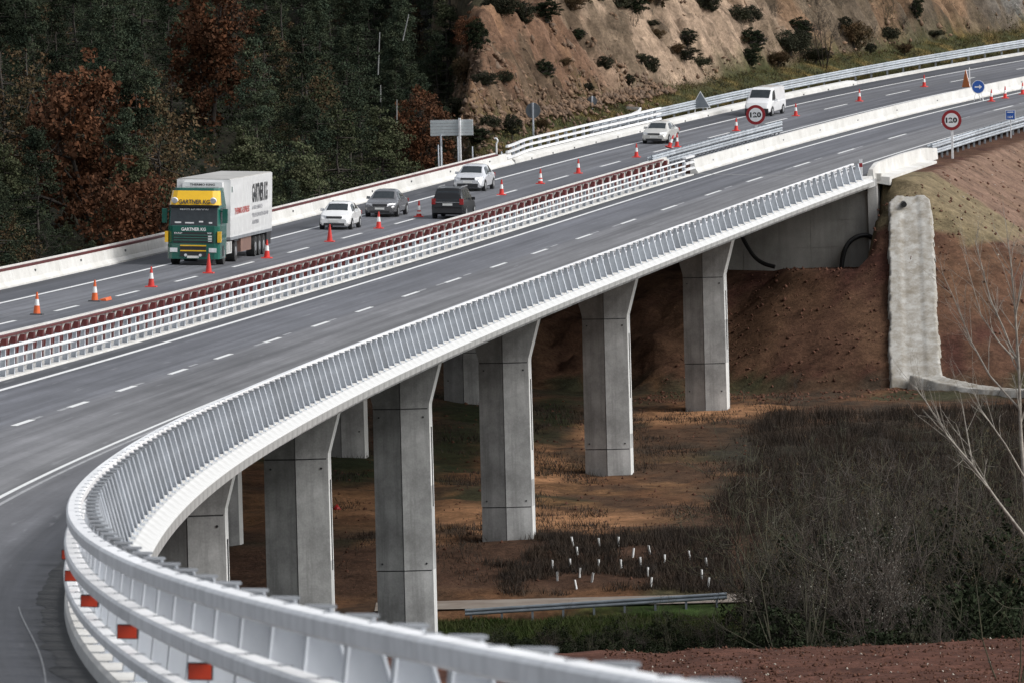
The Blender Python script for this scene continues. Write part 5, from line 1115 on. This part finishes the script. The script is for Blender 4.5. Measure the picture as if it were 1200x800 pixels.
def blades(pts, h0, h1, w_, per, rg, spread=.12, lean=.35):
    n = len(pts) * per; p = np.repeat(pts, per, 0) + np.column_stack([rg.normal(size=(n, 2)) * spread, np.full(n, -.03)]); h = rg.uniform(h0, h1, n)[:, None]
    a = rg.random(n) * 6.28; wv = np.column_stack([np.cos(a), np.sin(a), 0 * a]) * w_ * rg.uniform(.6, 1.4, (n, 1)); tip = p + np.column_stack([rg.normal(size=(n, 2)) * lean, np.ones(n)]) * h
    return np.stack([p - wv, p + wv, tip], 1).reshape(-1, 3), np.arange(n * 3).reshape(-1, 3)
P_ = scatter(9000, 353, 560, -22, -14.6, rg); v, q = blades(P_, .15, .45, .02, 6, rg, .2, .5); tag(link('verge_grass', np_mesh('verge_grass', v, q, M['grass'])), 'rough green and yellow grass on the verge below the cutting', 'grass', kind='stuff')
# ------------------------------------------------------------------ valley floor
def px_patch(n, x0, x1, Y0, Y1, rg):
    Y = np.sqrt(rg.uniform(Y0 ** 2, Y1 ** 2, n)); px = rg.uniform(x0, x1, n); x = (px - 600) / F_PX * Y; return np.column_stack([x, Y, ground(x, Y)]), px
P_, px = px_patch(15000, 830, 1230, 352, 438, rg); k = px + (P_[:, 1] - 395) * -1.2 + 60 * (fbm(P_[:, 0] * .3, P_[:, 1] * .1, 3, 5) - .5) > 850
P_ = P_[k]; P_[:, 2] -= .25 * (fbm(P_[:, 0] * .6, P_[:, 1] * .25, 3, 77) < .45); v, q = blades(P_, .2, .85, .016, 7, rg, .25, .28); tag(link('dry_weeds', np_mesh('dry_weeds', v, q, M['drygrass'])), 'dark dry weeds covering the flat valley floor', 'weeds', kind='stuff')
P_, px = px_patch(9000, 380, 930, 355, 452, rg); k = fbm(P_[:, 0] * .35, P_[:, 1] * .14, 3, 15) > .49; P_ = P_[k]
v, q = blades(P_, .08, .38, .018, 7, rg, .3, .4); tag(link('sparse_weeds', np_mesh('sparse_weeds', v, q, M['drygrass'])), 'sparse brown weeds between the piers', 'weeds', kind='stuff')
P_, px = px_patch(9000, 420, 880, 337, 346.5, rg); v, q = blades(P_, .08, .35, .02, 6, rg, .2, .4); tag(link('lane_grass', np_mesh('lane_grass', v, q, M['grass_green'])), 'green grass below the lane guardrail', 'grass', kind='stuff')
P_, px = px_patch(7000, 560, 850, 353, 366, rg); k = fbm(P_[:, 0] * .5, P_[:, 1] * .4, 3, 25) + (px - 640) * .0012 > .47; P_ = P_[k]
v, q = blades(P_, .1, .55, .016, 6, rg, .2, .35); tag(link('mound_weeds', np_mesh('mound_weeds', v, q, M['drygrass'])), 'dark weeds on the planted mound', 'weeds', kind='stuff')
# thicket at the stream: tall leafless bushes and dark evergreens
i = 0
THK = ((893, 318, .9), (905, 312, 1.1), (915, 320, 1.3), (925, 314, 1.4), (945, 322, 1.3), (968, 316, 1.35), (990, 324, 1.2), (1012, 312, 1.2), (1035, 320, 1.25), (1060, 314, 1.2), (1085, 322, 1.2), (1110, 316, 1.25), (1135, 324, 1.15), (1160, 318, 1.2), (1185, 326, 1.2), (1205, 318, 1.2), (900, 334, 1.1), (940, 338, 1.15), (980, 336, 1.1), (1020, 340, 1.1), (1060, 338, 1.1), (1100, 342, 1.1), (1140, 340, 1.1), (1180, 342, 1.1), (915, 300, 1.3), (1000, 302, 1.05), (1090, 304, 1.0), (1150, 306, 1.0), (905, 345, .8), (1210, 338, 1.1), (930, 348, .9), (1010, 350, .9), (1080, 352, .9), (1150, 352, .9), (1120, 362, .8), (1040, 364, .8), (970, 362, .8), (1190, 366, .8))
OR_ = ordinals(THK, lambda a: 'front' if a[1] < 317 else 'second' if a[1] < 330 else 'third' if a[1] < 346 else 'rear', lambda a: a[0])
for TK_ in THK:
    px, Y, sc = TK_; sc *= random.choice((.65, .85, 1.0, 1.1)) if Y > 318 else random.choice((.8, 1.0, 1.08))
    p = at_depth(px, 600, Y); i += 1
    tree('leafless_bush', BARE, i, p[0] + random.uniform(-.5, .5), p[1], None, 'tall leafless bush in the dark thicket, %s from the left in its %s row' % OR_[id(TK_)][::-1], 'bush', 'leafless bushes of the thicket', sc, ('stems', 'foliage'))
p = at_depth(1030, 600, 298); tree('catkin_bush', [CATK], 0, p[0], p[1], None, 'bush speckled with pale buds in the middle of the thicket', 'bush', None, 1.3, ('stems', 'buds'))
EVB = ((905, 322, 1.1), (930, 330, 1.5), (960, 332, 1.6), (1010, 330, 1.5), (1050, 334, 1.7), (1095, 330, 1.8), (1140, 334, 1.8), (1185, 330, 1.9), (915, 310, 1.1), (1030, 320, 1.5), (1120, 318, 1.7), (1170, 316, 1.7), (875, 292, .7), (900, 294, .9), (930, 290, .9), (975, 300, 1.0), (1015, 294, 1.0), (1060, 298, 1.15), (1100, 292, 1.2), (1140, 298, 1.3), (1175, 292, 1.2), (1205, 298, 1.2), (1120, 300, 1.5), (880, 298, .7), (1160, 305, 1.5), (890, 302, .9), (925, 318, 1.0), (1000, 312, 1.0), (1080, 310, 1.2), (950, 310, .9))
OR_ = ordinals(EVB, lambda a: 'front' if a[1] < 297 else 'second' if a[1] < 312 else 'third' if a[1] < 325 else 'rear', lambda a: a[0])
for BK_ in EVB:
    px, Y, sc = BK_
    p = at_depth(px, 700, Y); i += 1; tree('evergreen_bush', EVER, i, p[0], p[1], None, 'dark evergreen bush in the thicket, %s from the left in its %s row' % OR_[id(BK_)][::-1], 'bush', 'dark evergreens of the thicket', sc, ('stems', 'foliage'))
LOB = ((560, 326, .5), (590, 330, .6), (620, 324, .55), (650, 330, .65), (690, 326, .6), (720, 330, .65), (750, 324, .7), (780, 330, .75), (815, 326, .6), (840, 328, .65), (665, 318, .6), (735, 316, .7), (800, 316, .7), (540, 334, .5), (605, 316, .6), (770, 312, .7), (700, 310, .7), (830, 308, .8))
OR_ = ordinals(LOB, lambda a: 'front' if a[1] < 320 else 'middle' if a[1] < 328 else 'rear', lambda a: a[0])
for BK_ in LOB:
    px, Y, sc = BK_
    p = at_depth(px, 740, Y); i += 1; tree('evergreen_bush', EVER, i, p[0], p[1], None, 'low dark bush below the lane guardrail, %s from the left in its %s row' % OR_[id(BK_)][::-1], 'bush', 'low bushes below the lane', sc * .8, ('stems', 'foliage'))
SLB = ((575, 322, .3), (640, 326, .35), (685, 320, .4), (745, 322, .4), (790, 320, .45), (830, 320, .5), (710, 316, .4))
OR_ = ordinals(SLB, lambda a: 'only', lambda a: a[0])
for BK_ in SLB:
    px, Y, sc = BK_
    p = at_depth(px, 740, Y); i += 1; tree('leafless_bush', BARE, i, p[0], p[1], None, 'small leafless bush below the lane guardrail, %s from the left' % OR_[id(BK_)][1], 'bush', 'small leafless bushes below the lane', sc, ('stems', 'foliage'))
for px, py, wh in ((575, 632, 'at the left foot of the fourth pier'), (640, 560, 'between the fourth and fifth pier'), (770, 545, 'right of the fifth pier'), (870, 470, 'right of the last pier'), (930, 460, 'below the earth bank'), (1085, 470, 'at the foot of the chute'), (545, 655, 'left of the planted mound')):
    p = hit(px, py); i += 1; tree('leafless_bush', BARE, i, p[0], p[1], None, 'tiny leafless bush ' + wh, 'bush', 'tiny bushes between the piers', .2, ('stems', 'foliage'), z=p[2])
# near red soil: clods and pebbles
P_, px = px_patch(12000, 700, 1240, 150, 233, rg); v, q = rocks(len(P_), P_, .015, .06, rg); tag(link('soil_clods', np_mesh('soil_clods', v, q, M['clod'])), 'clods on the red soil at the bottom right', 'soil', kind='stuff')
P_, px = px_patch(1100, 700, 1240, 150, 233, rg); v, q = rocks(len(P_), P_, .015, .045, rg); tag(link('pebbles', np_mesh('pebbles', v, q, M['pebble'])), 'pale pebbles on the red soil', 'pebbles', kind='stuff')
P_ = np.concatenate([scatter(1100, 340, 420, 12.8, 30, rg), scatter(1500, 325, 352, -1, 16, rg)]); v, q = rocks(len(P_), P_, .03, .13, rg); tag(link('bank_stones', np_mesh('bank_stones', v, q, M['clod'])), 'stones and clods on the earth bank', 'stones', kind='stuff')
P_ = scatter(350, 340, 420, 12.8, 30, rg); v, q = rocks(len(P_), P_, .02, .06, rg); tag(link('pale_stones', np_mesh('pale_stones', v, q, M['pebble'])), 'pale stones strewn on the earth bank', 'stones', kind='stuff')
P_ = scatter(6000, 352, 425, 19, 34, rg); v, q = blades(P_, .08, .3, .02, 5, rg, .2, .4); tag(link('bank_weeds', np_mesh('bank_weeds', v, q, M['drygrass'])), 'thin brown weeds on the lower bank', 'weeds', kind='stuff')
P_, px = px_patch(2500, 380, 1000, 353, 455, rg); v, q = rocks(len(P_), P_, .02, .10, rg); tag(link('floor_stones', np_mesh('floor_stones', v, q, M['clod'])), 'scattered stones on the valley floor', 'stones', kind='stuff')

# planted tree guards
M['guard'] = mat('white_plastic_tube', (.78, .78, .76), (.65, .65, .63), rough=.5)
gd = MB(); n = 8; gd.rings([[(.055 * math.cos(6.283 * k / n), .055 * math.sin(6.283 * k / n), z) for k in range(n)] for z in (0, .46)], caps=False); gd.rings([[(.048 * math.cos(6.283 * k / n), .048 * math.sin(6.283 * k / n), z) for k in range(n)] for z in (.46, 0)], caps=False); gdm = gd.mesh('tube', M['guard'])
stk = MB().box(.055, .075, -.01, .01, -.2, .52).mesh('stake', M['trunk'])
TG_ = ((307, 170), (329, 220), (440, 175), (534, 170), (606, 228), (693, 212), (767, 265), (895, 238), (978, 280), (202, 288), (293, 282), (435, 288), (549, 286), (646, 277), (682, 322), (228, 345), (340, 330), (400, 350), (324, 388), (697, 372), (953, 338), (986, 378))
OR_ = ordinals(TG_, lambda a: 'top' if a[1] < 200 else 'second' if a[1] < 270 else 'third' if a[1] < 300 else 'fourth' if a[1] < 347 else 'bottom', lambda a: a[0])
for TG in TG_:
    zx, zy = TG
    p = hit(600 + zx / 4.286, 600 + zy / 4.286); t_ = thing('tree_guard', 'white tree guard tube on the mound, %s from the left in its %s row' % OR_[id(TG)][::-1], 'tree guard', TR(p[0], p[1], p[2] - .02, random.random() * 6, 1) @ Matrix.Rotation(random.uniform(-.18, .18), 4, 'X') @ Matrix.Rotation(random.uniform(-.15, .15), 4, 'Y'), 'tree guards on the mound'); link('tube', gdm, t_); link('stake', stk, t_)
M['redbag'] = mat('red_plastic', (.5, .02, .02), (.4, .02, .02), rough=.4)
for px, py, sc, lab in ((395, 597, .34, 'red plastic litter on the ground behind the third pier'), (850, 603, .16, 'small red scrap among the dry weeds')):
    p = hit(px, py); v, q = rocks(1, np.array([[0, 0, .1]]), .5, .6, rg); o = link('plastic_litter', np_mesh('plastic_litter', v, q, M['redbag']), None, TR(p[0], p[1], p[2], 0, sc)); tag(o, lab, 'litter')
# pale stakes on the wooded slope
M['stake'] = mat('weathered_pole', (.25, .25, .24), (.17, .17, .165), rough=.8)
for x0, y0, x1, y1, Y, lab in ((443, 80, 445, 38, 486, 'weathered pale pole leaning on the slope above the conifers'), (472, 40, 479, 17, 500, 'pale propped stake higher on the wooded slope'), (411, 92, 412, 80, 476, 'short pale stake left of the leaning pole'), (446, 112, 446, 100, 478, 'short pale stake below the leaning pole'), (465, 136, 465, 117, 484, 'pale stake beside the small rust oak')):
    a, b = at_depth(x0, y0 + 8, Y), at_depth(x1, y1, Y); o = MB().cyl(a, b, .05, .035, n=6).build('pole', M['stake']); tag(o, lab, 'pole')
# fence posts by the panel sign
for k, px in enumerate((514, 517, 537, 554, 588)):
    p = at_depth(px, 190, 478 + 2 * (k % 2)); g = float(ground(p[0], p[1])); zt_ = at_depth(px, (170, 172, 160, 172, 178)[k], p[1])[2]
    o = MB().cyl((p[0], p[1], min(g, zt_ - 1.5) - .2), (p[0], p[1], zt_), .05, n=6).build('fence_post', M['galv']); tag(o, ('first', 'second', 'third', 'fourth', 'fifth')[k] + ' grey fence post from the wood near the ribbed panel', 'post', 'fence posts at the viaduct end')

# pale leafless tree close to the camera on the right
T0 = thing('bare_tree', 'pale leafless tree with long arching branches at the right picture edge', 'tree')
rg = np.random.default_rng(17); segs = []; tips = []
def stem(pts, r0, r1, Y, kids=3):
    W_ = [at_depth(x, y, Y + dy) for x, y, dy in pts]; n = len(W_)
    for k in range(n - 1):
        f0, f1 = k / (n - 1), (k + 1) / (n - 1); segs.append((*W_[k], *W_[k + 1], r0 + (r1 - r0) * f0, r0 + (r1 - r0) * f1))
        d = W_[k + 1] - W_[k]; L_ = np.linalg.norm(d); d /= L_
        if k > 0 or n < 4:
            for _ in range(kids):
                f = rg.random(); q_ = W_[k] + (W_[k + 1] - W_[k]) * f; rr = r0 + (r1 - r0) * (f0 + (f1 - f0) * f)
                dd = d + np.array([rg.normal() * .5, rg.normal() * .3, abs(rg.normal()) * .35]); grow(rg, q_, dd, .35 + .75 * rg.random(), rr * .42 + .001, 2, segs, tips, .18, .06, (1, 3), .55, .6, 3)
Yt = 160
stem([(1222, 930, 0), (1214, 760, 0), (1206, 620, .2), (1200, 560, .3)], .06, .05, Yt, 0)
stem([(1204, 632, .2), (1168, 585, 0), (1140, 545, -.2), (1110, 510, -.3), (1085, 470, -.4), (1072, 452, -.4)], .036, .008, Yt, 5)
stem([(1200, 560, .3), (1196, 500, .3), (1194, 430, .2), (1190, 370, .1), (1186, 320, .1), (1180, 275, 0)], .045, .008, Yt, 6)
stem([(1194, 430, .2), (1176, 385, .3), (1160, 350, .3), (1150, 310, .3), (1142, 280, .3)], .024, .006, Yt, 6)
stem([(1196, 480, .3), (1160, 440, .4), (1138, 400, .5), (1118, 350, .5), (1104, 320, .5)], .024, .006, Yt, 6)
stem([(1190, 370, .1), (1200, 320, -.2), (1212, 290, -.2)], .022, .007, Yt, 4)
stem([(1140, 545, -.2), (1132, 500, 0), (1127, 470, .1)], .018, .007, Yt, 2)
stem([(1188, 420, .4), (1170, 400, .5), (1150, 370, .6), (1130, 300, .6)], .02, .005, Yt, 5); stem([(1201, 560, 0), (1178, 520, -.4), (1150, 480, -.5), (1140, 455, -.5)], .022, .006, Yt, 5)
link('trunk_and_branches', seg_mesh('trunk_and_branches', segs, M['bark_pale'], 6), T0)
p = at_depth(1185, 790, 196); tree('sapling', [make_bare(123, 3.2, 5, 'twig_gr', 'shrub', .02, 2, .4)], 0, p[0], p[1], None, 'thin olive sapling on the red soil at the lower right', 'tree', None, 1.05, ('stems', 'leaves'))
for px, Y, wh in ((1085, 250, 'third'), (1110, 246, 'fourth'), (800, 252, 'first'), (1000, 250, 'second')):
    p = at_depth(px, 760, Y); i += 1; tree('leafless_bush', BARE, i, p[0], p[1], None, 'leafless bush just behind the edge of the red soil, %s from the left' % wh, 'bush', 'bushes behind the red soil', .5 if px > 900 else .3, ('stems', 'foliage'))
